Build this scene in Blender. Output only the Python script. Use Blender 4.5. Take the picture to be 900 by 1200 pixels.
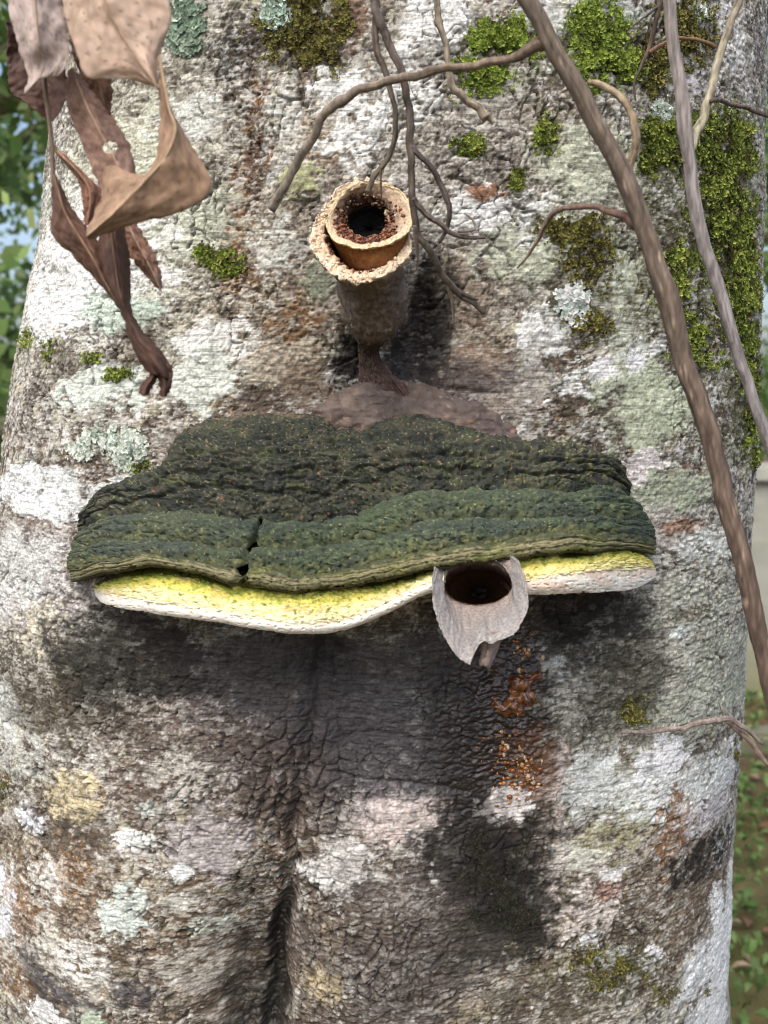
import bpy, math, random
import numpy as np
from mathutils import Vector
from mathutils.bvhtree import BVHTree

random.seed(7)
RNG = np.random.default_rng(11)
SC = bpy.context.scene
for _o in list(bpy.data.objects):
    bpy.data.objects.remove(_o)

# ------------------------------------------------------------------ camera
CAM_D, CAM_Z, PITCH, FPX = 0.56, 1.30, math.radians(7.0), 1064.0
cam_data = bpy.data.cameras.new('camera')
cam = bpy.data.objects.new('camera', cam_data)
SC.collection.objects.link(cam)
cam.location = (0, -CAM_D, CAM_Z)
cam.rotation_euler = (math.pi / 2 - PITCH, 0, 0)
cam_data.sensor_fit = 'VERTICAL'
cam_data.sensor_height = 36.0
cam_data.lens = 36.0 * FPX / 1200.0
cam_data.clip_start = 0.02
cam_data.clip_end = 500
cam_data.dof.use_dof = True
cam_data.dof.focus_distance = 0.56
cam_data.dof.aperture_fstop = 10.0
SC.camera = cam

# ------------------------------------------------------------------ sky, sun, exposure
SUN_EL, SUN_AZ = math.radians(56), math.radians(205)      # azimuth measured from +Y towards +X
world = bpy.data.worlds.new('World')
SC.world = world
world.use_nodes = True
wn = world.node_tree.nodes
sky_tex = wn.new('ShaderNodeTexSky')
sky_tex.sky_type = 'NISHITA'
sky_tex.sun_disc = False
sky_tex.sun_elevation = SUN_EL
sky_tex.sun_rotation = SUN_AZ
sky_tex.air_density = 1.0
sky_tex.dust_density = 5.0
sky_tex.ozone_density = 1.0
wn['Background'].inputs['Strength'].default_value = 0.15
world.node_tree.links.new(sky_tex.outputs['Color'], wn['Background'].inputs['Color'])

sun_data = bpy.data.lights.new('sun', 'SUN')
sun = bpy.data.objects.new('sun', sun_data)
SC.collection.objects.link(sun)
sun_data.energy = 0.85
sun_data.angle = math.radians(50)
sun_data.color = (1.0, 0.975, 0.94)
_sd = Vector((math.sin(SUN_AZ) * math.cos(SUN_EL), math.cos(SUN_AZ) * math.cos(SUN_EL), math.sin(SUN_EL)))
sun.rotation_euler = _sd.to_track_quat('Z', 'Y').to_euler()
sun.location = (-1, -2, 4)

SC.view_settings.view_transform = 'Standard'
SC.view_settings.look = 'None'
SC.view_settings.gamma = 1.0
SC.view_settings.exposure = 0.95
SC.view_settings.use_curve_mapping = False
SC.render.engine = 'CYCLES'
SC.cycles.max_bounces = 6
SC.cycles.filter_width = 1.05
SC.cycles.use_denoising = True
SC.cycles.denoiser = 'OPENIMAGEDENOISE'
SC.cycles.denoising_input_passes = 'RGB_ALBEDO_NORMAL'
SC.cycles.denoising_prefilter = 'ACCURATE'

# ------------------------------------------------------------------ photograph-pixel helpers (900 x 1200) used to measure the place
_cp, _sp = math.cos(PITCH), math.sin(PITCH)


def ray(u, v):
    a, b = u - 450.0, v - 600.0
    return np.array([a, FPX * _cp - b * _sp, -FPX * _sp - b * _cp])


def px3(u, v, Y):
    d = ray(u, v)
    t = (Y + CAM_D) / d[1]
    return np.array([d[0] * t, Y, CAM_Z + d[2] * t])


def to_px(P):
    P = np.asarray(P, dtype=np.float64)
    y, z = P[..., 1] + CAM_D, P[..., 2] - CAM_Z
    f = y * _cp - z * _sp
    up = y * _sp + z * _cp
    return 450 + FPX * P[..., 0] / f, 600 - FPX * up / f


def lin(c):
    c = np.asarray(c, dtype=np.float64) / 255.0
    return np.where(c <= 0.04045, c / 12.92, ((c + 0.055) / 1.055) ** 2.4)


def sstep(a, b, x):
    t = np.clip((x - a) / (b - a), 0, 1)
    return t * t * (3 - 2 * t)


# ------------------------------------------------------------------ numpy noise
def _h(ix, iy, seed):
    n = (ix.astype(np.int64) * 374761393 + iy.astype(np.int64) * 668265263 + seed * 1274126177) & 0xFFFFFFFF
    n = ((n ^ (n >> 13)) * 1274126177) & 0xFFFFFFFF
    n = ((n ^ (n >> 16)) * 2246822519) & 0xFFFFFFFF
    return (n ^ (n >> 15))


def perlin(x, y, seed=0):
    xi, yi = np.floor(x), np.floor(y)
    fx, fy = (x - xi).astype(np.float32), (y - yi).astype(np.float32)
    # gradients are looked up on the integer lattice only (few cells, many samples)
    x0, y0 = int(xi.min()), int(yi.min())
    nx, ny = int(xi.max()) - x0 + 2, int(yi.max()) - y0 + 2
    gx, gy = np.meshgrid(np.arange(x0, x0 + nx), np.arange(y0, y0 + ny), indexing='ij')
    ang = (_h(gx, gy, seed) / 4294967296.0 * 2 * np.pi)
    ca, sa = np.cos(ang).astype(np.float32), np.sin(ang).astype(np.float32)
    i, j = (xi - x0).astype(np.int32), (yi - y0).astype(np.int32)
    w = lambda t: t * t * t * (t * (t * 6 - 15) + 10)
    wx, wy = w(fx), w(fy)

    def g(di, dj):
        return ca[i + di, j + dj] * (fx - di) + sa[i + di, j + dj] * (fy - dj)
    a = g(0, 0); a += (g(1, 0) - a) * wx
    b = g(0, 1); b += (g(1, 1) - b) * wx
    return (a + (b - a) * wy) * 1.5


def fbm(x, y, octv=4, seed=0, gain=0.5, lac=2.03):
    s, a, t = 0, 1.0, 0
    for k in range(octv):
        s = s + a * perlin(x * lac ** k + 17.3 * k, y * lac ** k - 9.1 * k, seed + k * 31)
        t += a
        a *= gain
    return s / t * 1.35


def worley(x, y, seed=0, jit=0.9):
    xi, yi = np.floor(x), np.floor(y)
    fx, fy = (x - xi).astype(np.float32), (y - yi).astype(np.float32)
    x0, y0 = int(xi.min()) - 1, int(yi.min()) - 1
    nx, ny = int(xi.max()) - x0 + 3, int(yi.max()) - y0 + 3
    gx, gy = np.meshgrid(np.arange(x0, x0 + nx), np.arange(y0, y0 + ny), indexing='ij')
    h1 = (_h(gx, gy, seed) / 4294967296.0).astype(np.float32)
    h2 = (_h(gx, gy, seed + 77) / 4294967296.0).astype(np.float32)
    h3 = (_h(gx, gy, seed + 191) / 4294967296.0).astype(np.float32)
    i, j = (xi - x0).astype(np.int32), (yi - y0).astype(np.int32)
    f1 = np.full(x.shape, 9, np.float32); f2 = f1.copy(); cid = np.zeros(x.shape, np.float32)
    for di in (-1, 0, 1):
        for dj in (-1, 0, 1):
            dx = di + 0.5 + (h1[i + di, j + dj] - 0.5) * jit - fx
            dy = dj + 0.5 + (h2[i + di, j + dj] - 0.5) * jit - fy
            d = dx * dx + dy * dy
            near = d < f1
            f2 = np.where(near, f1, np.minimum(f2, d))
            cid = np.where(near, h3[i + di, j + dj], cid)
            f1 = np.where(near, d, f1)
    return np.sqrt(f1), np.sqrt(f2), cid


# ------------------------------------------------------------------ mesh / object helpers
def link(o):
    SC.collection.objects.link(o)
    return o


def mesh_from(name, V, F, mat=None, col=None, wet=None, smooth=True):
    V = np.asarray(V, dtype=np.float32).reshape(-1, 3)
    F = np.asarray(F, dtype=np.int32)
    n = F.shape[1]
    me = bpy.data.meshes.new(name)
    me.vertices.add(len(V)); me.vertices.foreach_set('co', V.ravel())
    me.loops.add(F.size); me.loops.foreach_set('vertex_index', F.ravel())
    me.polygons.add(len(F))
    me.polygons.foreach_set('loop_start', np.arange(0, F.size, n, dtype=np.int32))
    me.polygons.foreach_set('loop_total', np.full(len(F), n, dtype=np.int32))
    me.polygons.foreach_set('use_smooth', np.full(len(F), smooth, dtype=bool))
    me.update(calc_edges=True)
    if col is not None:
        a = me.color_attributes.new('tint', 'FLOAT_COLOR', 'POINT')
        c = np.ones((len(V), 4), np.float32)
        c[:, :3] = np.asarray(col, dtype=np.float32).reshape(-1, 3)
        a.data.foreach_set('color', c.ravel())
    if wet is not None:
        a = me.attributes.new('wet', 'FLOAT', 'POINT')
        a.data.foreach_set('value', np.asarray(wet, dtype=np.float32).ravel())
    if mat:
        me.materials.append(mat)
    return me


def obj(name, me, parent=None, label=None, cat=None, group=None, kind=None):
    o = link(bpy.data.objects.new(name, me))
    if parent is not None:
        o.parent = parent
        o.matrix_parent_inverse = parent.matrix_world.inverted()
    return tag(o, label, cat, group, kind)


def tag(o, label=None, cat=None, group=None, kind=None):
    if label: o['label'] = label
    if cat: o['category'] = cat
    if group: o['group'] = group
    if kind: o['kind'] = kind
    return o


def empty(name, loc, label=None, cat=None, group=None):
    o = link(bpy.data.objects.new(name, None))
    o.empty_display_size = 0.02
    o.location = loc
    bpy.context.view_layer.update()
    return tag(o, label, cat, group)


def grid_faces(nr, nc, wrap=False, keep=None):
    r, c = np.meshgrid(np.arange(nr - 1), np.arange(nc if wrap else nc - 1), indexing='ij')
    c2 = (c + 1) % nc
    F = np.stack([r * nc + c, r * nc + c2, (r + 1) * nc + c2, (r + 1) * nc + c], -1).reshape(-1, 4)
    if keep is not None:
        F = F[keep.ravel()]
    return F


def grid_normals(P):
    du = np.gradient(P, axis=1); dv = np.gradient(P, axis=0)
    n = np.cross(du, dv)
    return n / (np.linalg.norm(n, axis=-1, keepdims=True) + 1e-12)


def catmull(pts, n):
    """resample a control polyline (k x d) as a smooth curve of n points, even in chord length"""
    P = np.asarray(pts, dtype=np.float64)
    if len(P) == 2:
        return P[0] + (P[1] - P[0]) * np.linspace(0, 1, n)[:, None]
    E = np.vstack([2 * P[0] - P[1], P, 2 * P[-1] - P[-2]])
    out = []
    for i in range(1, len(E) - 2):
        t = np.linspace(0, 1, 24, endpoint=False)[:, None]
        a, b, c, d = E[i - 1], E[i], E[i + 1], E[i + 2]
        out.append(0.5 * (2 * b + (c - a) * t + (2 * a - 5 * b + 4 * c - d) * t ** 2 + (3 * b - a - 3 * c + d) * t ** 3))
    C = np.vstack(out + [P[-1:]])
    L = np.r_[0, np.cumsum(np.linalg.norm(np.diff(C[:, :2], axis=0), axis=1))]
    s = np.linspace(0, L[-1], n)
    return np.stack([np.interp(s, L, C[:, k]) for k in range(C.shape[1])], -1)


# ------------------------------------------------------------------ materials
def material(name, color=(0.3, 0.3, 0.3), attr=True, rough=0.85, wet_rough=0.3, bump=0.0, bump_scale=900.0,
             var=0.18, var_scale=250.0, spec=0.3, sss=0.0, transl=0.0, trans=0.0, use_wet=False, aniso=None, coat=0.0, lines=0.0):
    m = bpy.data.materials.new(name)
    m.use_nodes = True
    nt = m.node_tree; N = nt.nodes; L = nt.links
    b = N['Principled BSDF']
    tc = N.new('ShaderNodeTexCoord')
    src = tc.outputs['Object']
    if aniso:
        mp = N.new('ShaderNodeMapping'); mp.inputs['Scale'].default_value = aniso
        L.new(src, mp.inputs['Vector']); src = mp.outputs['Vector']
    n1 = N.new('ShaderNodeTexNoise'); n1.inputs['Scale'].default_value = var_scale; n1.inputs['Detail'].default_value = 5
    L.new(src, n1.inputs['Vector'])
    mr = N.new('ShaderNodeMapRange')
    mr.inputs['From Min'].default_value = 0.3; mr.inputs['From Max'].default_value = 0.7
    mr.inputs['To Min'].default_value = 1 - var; mr.inputs['To Max'].default_value = 1 + var
    L.new(n1.outputs['Fac'], mr.inputs['Value'])
    mul = N.new('ShaderNodeVectorMath'); mul.operation = 'SCALE'
    if attr:
        at = N.new('ShaderNodeAttribute'); at.attribute_name = 'tint'
        L.new(at.outputs['Color'], mul.inputs[0])
    else:
        mul.inputs[0].default_value = tuple(color)[:3]
    L.new(mr.outputs['Result'], mul.inputs['Scale'])
    if lines:                                   # hair-fine, nearly level wrinkles of the bark skin
        m2 = N.new('ShaderNodeMapping'); m2.inputs['Rotation'].default_value = (0, 0.10, 0); m2.inputs['Scale'].default_value = (75, 75, 620)
        L.new(tc.outputs['Object'], m2.inputs['Vector'])
        n3 = N.new('ShaderNodeTexNoise'); n3.inputs['Scale'].default_value = 1.0; n3.inputs['Detail'].default_value = 4; n3.inputs['Distortion'].default_value = 0.6
        L.new(m2.outputs['Vector'], n3.inputs['Vector'])
        lr = N.new('ShaderNodeMapRange'); lr.inputs['From Min'].default_value = 0.34; lr.inputs['From Max'].default_value = 0.52
        lr.inputs['To Min'].default_value = 1 - lines * 1.15; lr.inputs['To Max'].default_value = 1.04
        L.new(n3.outputs['Fac'], lr.inputs['Value'])
        mul2 = N.new('ShaderNodeVectorMath'); mul2.operation = 'SCALE'
        L.new(mul.outputs['Vector'], mul2.inputs[0]); L.new(lr.outputs['Result'], mul2.inputs['Scale'])
        mul = mul2
    L.new(mul.outputs['Vector'], b.inputs['Base Color'])
    b.inputs['Roughness'].default_value = rough
    b.inputs['Specular IOR Level'].default_value = spec
    if coat: b.inputs['Coat Weight'].default_value = coat
    if use_wet:
        aw = N.new('ShaderNodeAttribute'); aw.attribute_name = 'wet'
        r2 = N.new('ShaderNodeMapRange')
        r2.inputs['To Min'].default_value = rough; r2.inputs['To Max'].default_value = wet_rough
        L.new(aw.outputs['Fac'], r2.inputs['Value']); L.new(r2.outputs['Result'], b.inputs['Roughness'])
        r3 = N.new('ShaderNodeMapRange')
        r3.inputs['To Min'].default_value = spec; r3.inputs['To Max'].default_value = 0.6
        L.new(aw.outputs['Fac'], r3.inputs['Value']); L.new(r3.outputs['Result'], b.inputs['Specular IOR Level'])
    if sss:
        b.inputs['Subsurface Weight'].default_value = sss
        b.inputs['Subsurface Radius'].default_value = (0.006, 0.003, 0.0015)
        b.inputs['Subsurface Scale'].default_value = 1.0
    if trans:
        b.inputs['Transmission Weight'].default_value = trans
    if bump:
        n2 = N.new('ShaderNodeTexNoise'); n2.inputs['Scale'].default_value = bump_scale; n2.inputs['Detail'].default_value = 6
        n2.inputs['Roughness'].default_value = 0.65
        L.new(src, n2.inputs['Vector'])
        bp = N.new('ShaderNodeBump'); bp.inputs['Strength'].default_value = 1.0; bp.inputs['Distance'].default_value = bump
        L.new(n2.outputs['Fac'], bp.inputs['Height']); L.new(bp.outputs['Normal'], b.inputs['Normal'])
    if transl:
        tr = N.new('ShaderNodeBsdfTranslucent'); L.new(mul.outputs['Vector'], tr.inputs['Color'])
        mx = N.new('ShaderNodeMixShader'); mx.inputs['Fac'].default_value = transl
        L.new(b.outputs['BSDF'], mx.inputs[1]); L.new(tr.outputs['BSDF'], mx.inputs[2])
        L.new(mx.outputs['Shader'], N['Material Output'].inputs['Surface'])
    return m


MAT = {
    'bark': material('bark', rough=0.9, wet_rough=0.24, lines=0.42, bump=0.0002, bump_scale=900, var=0.26, var_scale=650, use_wet=True, spec=0.25),
    'fungus': material('fungus', rough=0.85, wet_rough=0.45, bump=0.0004, bump_scale=900, var=0.25, var_scale=380, spec=0.25),
    'margin': material('margin', rough=0.75, bump=0.0003, bump_scale=800, var=0.13, var_scale=300, spec=0.25),
    'wax': material('wax', rough=0.8, bump=0.0006, bump_scale=1000, var=0.32, var_scale=700, spec=0.3),
    'amber': material('amber', rough=0.14, bump=0.0004, bump_scale=420, var=0.3, var_scale=260, spec=0.6, sss=0.25, coat=0.5),
    'grain': material('grain', rough=0.45, var=0.2, var_scale=700, spec=0.4),
    'mound': material('mound', rough=0.6, bump=0.0005, bump_scale=700, var=0.22, var_scale=260, spec=0.35),
    'twig': material('twig', rough=0.85, bump=0.0006, bump_scale=700, var=0.38, var_scale=420, aniso=(1, 1, 0.22), spec=0.2),
    'leaf': material('leaf', rough=0.6, bump=0.00012, bump_scale=500, var=0.14, var_scale=160, spec=0.3, transl=0.28),
    'moss': material('moss', rough=0.8, var=0.15, var_scale=300, spec=0.2, transl=0.25),
    'lichen': material('lichen', rough=0.9, bump=0.0002, bump_scale=1200, var=0.15, var_scale=500, spec=0.15),
    'foliage': material('foliage', rough=0.5, var=0.25, var_scale=3, spec=0.35, transl=0.5),
    'far_bark': material('far_bark', rough=0.9, bump=0.01, bump_scale=30, var=0.35, var_scale=9, spec=0.2),
    'concrete': material('concrete', rough=0.9, bump=0.002, bump_scale=120, var=0.15, var_scale=6, spec=0.2),
    'soil': material('soil', rough=0.95, bump=0.01, bump_scale=40, var=0.35, var_scale=7, spec=0.15),
}
# ------------------------------------------------------------------ the host tree's trunk
_th = np.linspace(-math.pi, math.pi, 20001)
_n = 2.5
_X = 0.300 * np.sign(np.sin(_th)) * np.abs(np.sin(_th)) ** (2 / _n)
_Y = 0.270 * (1 - np.sign(np.cos(_th)) * np.abs(np.cos(_th)) ** (2 / _n))
_L = np.r_[0, np.cumsum(np.hypot(np.diff(_X), np.diff(_Y)))]
_L -= np.interp(0.0, _th, _L)
_uref = FPX * _X / (_Y + CAM_D)
_SIL = _uref.max()
_ys = _Y[_uref.argmax()]
# silhouette of the trunk: image row -> left edge, right edge (pixels)
_edge = np.array([(-400, 92, 905), (0, 74, 899), (250, 47, 896), (480, 6, 888), (700, -18, 879), (900, -30, 867), (1200, -42, 858), (1700, -80, 880)], float)
_ez = np.array([px3(450, r[0], _ys * 0.8)[2] for r in _edge])
_ek = (_edge[:, 2] - _edge[:, 1]) / 2 / _SIL
_ex = ((_edge[:, 2] + _edge[:, 1]) / 2 - 450) * (CAM_D + _ys) / FPX
_o = np.argsort(_ez)
_ez, _ek, _ex = _ez[_o], _ek[_o], _ex[_o]


def trunk_base(s, z):
    """smooth trunk: arc length s (m) round the trunk from its front, height z (m)"""
    k = np.interp(z, _ez, _ek); x0 = np.interp(z, _ez, _ex)
    k = k + np.clip((0.55 - z) / 0.55, 0, 1) ** 2 * 0.55                    # root flare, out of the picture
    X = np.interp(s, _L, _X); Y = np.interp(s, _L, _Y)
    e = 1e-3
    tx = np.interp(s + e, _L, _X) - np.interp(s - e, _L, _X)
    ty = np.interp(s + e, _L, _Y) - np.interp(s - e, _L, _Y)
    l = np.hypot(tx, ty) + 1e-12
    P = np.stack([x0 + X * k, Y * k, z + 0 * s], -1)
    Nn = np.stack([ty / l, -tx / l, 0 * s], -1)
    return P, Nn


# fit the silhouette rows to the edges measured in the photograph (perspective of a wide lens)
_want = _edge[_o]
_fs = np.linspace(-0.45, 0.45, 181)
for _it in range(6):
    _fz = np.linspace(_ez.min() + .01, _ez.max() - .01, 240)
    _FS, _FZ = np.meshgrid(_fs, _fz)
    _fp, _ = trunk_base(_FS, _FZ)
    _fu, _fv = to_px(_fp)
    for _k in range(len(_ez)):
        _m = np.abs(_fv - _want[_k, 0]) < 14
        if not _m.any(): continue
        _l, _r = _fu[_m].min(), _fu[_m].max()
        _ek[_k] *= 1 + .7 * ((_want[_k, 2] - _want[_k, 1]) / (_r - _l) - 1)
        _ex[_k] += .7 * ((_want[_k, 2] + _want[_k, 1]) - (_l + _r)) / 2 * (CAM_D + _ys) / FPX

STEP = 0.00078
_smax = _L[-1] - 1e-4
_dense = np.arange(-0.335, 0.335, STEP)
_back = np.linspace(0.335, 2 * _smax - 0.335, 90)[1:-1]
_back = np.where(_back > _smax, _back - 2 * _smax, _back)
_back = np.where(_back > _smax, _smax, _back)
SCOL = np.r_[_back[_back < 0], _dense, _back[_back >= 0]]
_ztop = px3(450, -45, 0.12)[2]
_zbot = px3(450, 1225, 0.15)[2]
ZROW = np.r_[np.linspace(-0.05, _zbot, 60)[:-1], np.arange(_zbot, _ztop, STEP), np.linspace(_ztop + 0.002, 3.4, 80)]
NR, NC = len(ZROW), len(SCOL)
Sg, Zg = np.meshgrid(SCOL, ZROW)
P0, N0 = trunk_base(Sg, Zg)
sm = (Sg * 1000).astype(np.float32); zm = ((Zg - 1.2) * 1000).astype(np.float32)

# lookup pixel -> (s, z) on the smooth trunk
_cs = np.linspace(-0.33, 0.33, 331); _cz = np.linspace(_zbot - 0.06, _ztop + 0.06, 331)
_CS, _CZ = np.meshgrid(_cs, _cz)
_CP, _CN = trunk_base(_CS, _CZ)
_cu, _cv = to_px(_CP)
_facing = ((_CP - np.array([0, -CAM_D, CAM_Z])) * _CN).sum(-1) < 0


def px_sz(u, v):
    d = (_cu - u) ** 2 + (_cv - v) ** 2 + np.where(_facing, 0, 1e6)
    k = np.unravel_index(np.argmin(d), d.shape)
    i, j = min(max(k[0], 1), 329), min(max(k[1], 1), 329)
    ds = (u - _cu[i, j]) / max(_cu[i, j + 1] - _cu[i, j - 1], 0.35) * (_cs[2] - _cs[0])
    dz = (v - _cv[i, j]) / (_cv[i + 1, j] - _cv[i - 1, j]) * (_cz[2] - _cz[0])
    return _cs[j] + np.clip(ds, -0.004, 0.004), _cz[i] + np.clip(dz, -0.004, 0.004)


def window(s0, s1, z0, z1):
    j0, j1 = np.searchsorted(SCOL, [s0, s1]); i0, i1 = np.searchsorted(ZROW, [z0, z1])
    return slice(max(i0 - 1, 0), min(i1 + 1, NR)), slice(max(j0 - 1, 0), min(j1 + 1, NC))


# shared noise fields over the bark
wx = fbm(sm / 26, zm / 26, 3, 5); wy = fbm(sm / 26, zm / 26, 3, 9)
n_lg = fbm(sm / 70, zm / 80, 3, 1)
n_md = fbm(sm / 17, zm / 13, 4, 2)
n_m2 = fbm(sm / 11 + 40, zm / 9, 4, 3)
n_sm = fbm(sm / 4.2, zm / 3.4, 3, 4)
n_fi = fbm(sm / 1.9, zm / 1.7, 2, 6)
tilt = np.where(sm < 60, 0.20 * (sm - 60) , 0.02 * (sm - 60))
q = zm + tilt + wy * 7
stri = perlin(sm / 15 + wx * 0.6, q / 1.9, 12) * 0.6 + perlin(sm / 7, q / 1.15, 13) * 0.45 + perlin(sm / 26, q / 4.3, 14) * 0.5
g1, g2, gid = worley((sm + wx * 3 + n_sm * 0.5) / 2.7, (zm + wy * 3) / 2.3, 21)           # granules
gran = np.clip(1 - g1 * 1.35, 0, 1)
c1, c2, cid = worley((sm + wx * 9 + n_sm * 1.0) / 15, (zm + wy * 8) / 11, 31)             # crack plates
crackA = 1 - sstep(0.02, 0.10 + 0.03 * n_sm, c2 - c1)
v1, v2, vid = worley((sm + wx * 7 + n_sm * 1.2) / 9, (zm + wy * 6) / 27, 37)              # upright cracks
crackV = 1 - sstep(0.02, 0.11, v2 - v1)
s1_, s2_, sid = worley((sm + wx * 4) / 13, (zm + wy * 4) / 11, 41)                         # spot lichens
spot = sstep(0.0, 0.10, (0.42 * (sid - 0.45)) - s1_ + n_sm * 0.10 + n_fi * 0.04)

H = np.zeros((NR, NC), np.float32)          # relief, mm outwards
K = lin((136, 124, 113)) * np.ones((NR, NC, 3))
WET = np.zeros((NR, NC), np.float32)


def blend(sl, m, c):
    K[sl] += (c - K[sl]) * m[..., None]


ALL = (slice(0, NR), slice(0, NC))
SMO = np.zeros((NR, NC), np.float32)         # smooth crust (lichen) versus raw bark
def mosaic(sx, sz, seed, t, w, c, a, smo=0.0, rz=0.0, off=0.0):
    """sharp-edged islands of crust scattered by noise"""
    global SMO, H
    m = sstep(t, t + w, fbm((sm + wx * 5) / sx + off, (zm + wy * 5) / sz, 4, seed, gain=0.58))
    blend(ALL, m * a, lin(c) * (1 + 0.10 * n_sm[..., None]))
    SMO = np.maximum(SMO * (1 - m * .5), m * smo); H += m * rz


blend(ALL, sstep(-0.3, 0.5, n_md), lin((154, 144, 133)))
mosaic(46, 30, 151, 0.05, 0.25, (128, 110, 94), .8)
mosaic(60, 40, 152, 0.10, 0.20, (98, 88, 80), .75)
mosaic(34, 26, 153, 0.12, 0.10, (150, 150, 136), .8, .6, .2)
mosaic(24, 20, 154, 0.17, 0.07, (186, 182, 174), .8, .8, .35)
mosaic(18, 15, 155, 0.24, 0.06, (210, 208, 204), .85, .9, .35)
mosaic(26, 20, 156, 0.24, 0.12, (136, 108, 78), .6)
mosaic(15, 11, 157, 0.22, 0.08, (84, 76, 70), .8)
mosaic(20, 17, 158, 0.27, 0.06, (188, 182, 158), .8, .8, .35)
mosaic(9, 7, 159, 0.24, 0.05, (80, 70, 62), .7)
mosaic(8, 6, 160, 0.26, 0.04, (206, 203, 198), .8, .8, .25)

n_wob = (wx * 0.35 + n_md * 0.38 + n_sm * 0.24 + n_fi * 0.10)


_pn = [0]


def patch(u, v, rx, ry, c, a=1.0, ang=0.0, edge=0.16, wob=1.0, raise_=0.0, wet=0.0, hard=True, mode=None, thr=None):
    """an irregular lichen / stain patch centred at photo pixel (u, v)"""
    sc_, zc = px_sz(u, v)
    sa, _ = px_sz(u - rx * 0.9, v); sb, _ = px_sz(u + rx * 0.9, v)
    rs = max(abs(sb - sa) / 1.8, rx * 0.0004) * 1000
    _, za = px_sz(u, v - ry); _, zb = px_sz(u, v + ry)
    rz = abs(za - zb) / 2 * 1000
    R = max(rs, rz) * 1.7
    sl = window(sc_ - R / 1000, sc_ + R / 1000, zc - R / 1000, zc + R / 1000)
    dx, dz = sm[sl] - sc_ * 1000, zm[sl] - (zc - 1.2) * 1000
    t = math.radians(ang)
    ex, ez = (dx * math.cos(t) - dz * math.sin(t)) / rs, (dx * math.sin(t) + dz * math.cos(t)) / rz
    _pn[0] += 1
    lob = fbm(ex * 1.5 + _pn[0] * 7.7, ez * 1.5 + _pn[0] * 3.3, 4, 200, gain=0.6)
    d = np.sqrt(ex * ex + ez * ez) * 0.94 + wob * (0.85 * lob + 0.14 * n_md[sl] + 0.20 * n_sm[sl] + 0.14 * n_fi[sl])
    if edge < .26: edge *= .6
    m = 1 - sstep(1 - edge, 1 + edge, d)
    if mode == 'broken':
        m = m * sstep(-0.25, 0.05, n_m2[sl] + n_sm[sl] * 0.6 + 0.10)
    if mode == 'speck':
        m = m * sstep(0.0, 0.2, n_sm[sl] + n_m2[sl] * 0.5)
    col = lin(c) * (1 + 0.16 * n_sm[sl][..., None] + 0.10 * n_fi[sl][..., None])
    blend(sl, m * a, col)
    if raise_:
        H[sl] += m * raise_
        SMO[sl] = np.maximum(SMO[sl], m * .9)
    else:
        SMO[sl] *= 1 - m * .6
    if wet:
        WET[sl] = WET[sl] * (1 - m) + m * wet
    return sl, m


def amp(u, v, rx, ry):
    sc_, zc = px_sz(u, v)
    e = ((sm - sc_ * 1000) / (rx * 0.53)) ** 2 + ((zm - (zc - 1.2) * 1000) / (ry * 0.53)) ** 2
    return np.exp(-e)


# ---- large relief: flutes, the hollow behind the upper tube, the deep groove low down
def hump(u, v, rx, ry, mm):
    global H
    H += mm * amp(u, v, rx, ry)


hump(480, 405, 40, 85, -27); hump(505, 380, 30, 60, -7); hump(405, 425, 26, 40, -6)
hump(330, 240, 70, 300, 2.5); hump(300, 120, 28, 260, -4); hump(560, 120, 90, 180, 3)
hump(385, 765, 34, 26, -11); hump(640, 740, 60, 50, -5); hump(170, 1010, 170, 230, 9)
hump(470, 1090, 130, 200, 10); hump(620, 870, 60, 90, 4); hump(320, 560, 200, 120, 2)
hump(760, 980, 110, 150, 5); hump(690, 200, 80, 200, 3)


def groove(pts, mm, wpx):
    """a carved line along photo pixels; pts rows are (u, v, depth factor, width factor)"""
    C = catmull(pts, 60)
    best = np.full((NR, NC), 0.0, np.float32)
    for r in C:
        sc_, zc = px_sz(r[0], r[1])
        w = wpx * r[3] * 0.53
        R = w * 3 / 1000
        sl = window(sc_ - R, sc_ + R, zc - R, zc + R)
        d2 = (sm[sl] + wx[sl] * 5 + n_md[sl] * 2.5 + n_sm[sl] * 1.2 - sc_ * 1000) ** 2 + (zm[sl] - (zc - 1.2) * 1000) ** 2
        best[sl] = np.maximum(best[sl], r[2] / (1 + (d2 / (w * w)) ** 1.5))
    return best * mm


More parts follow.
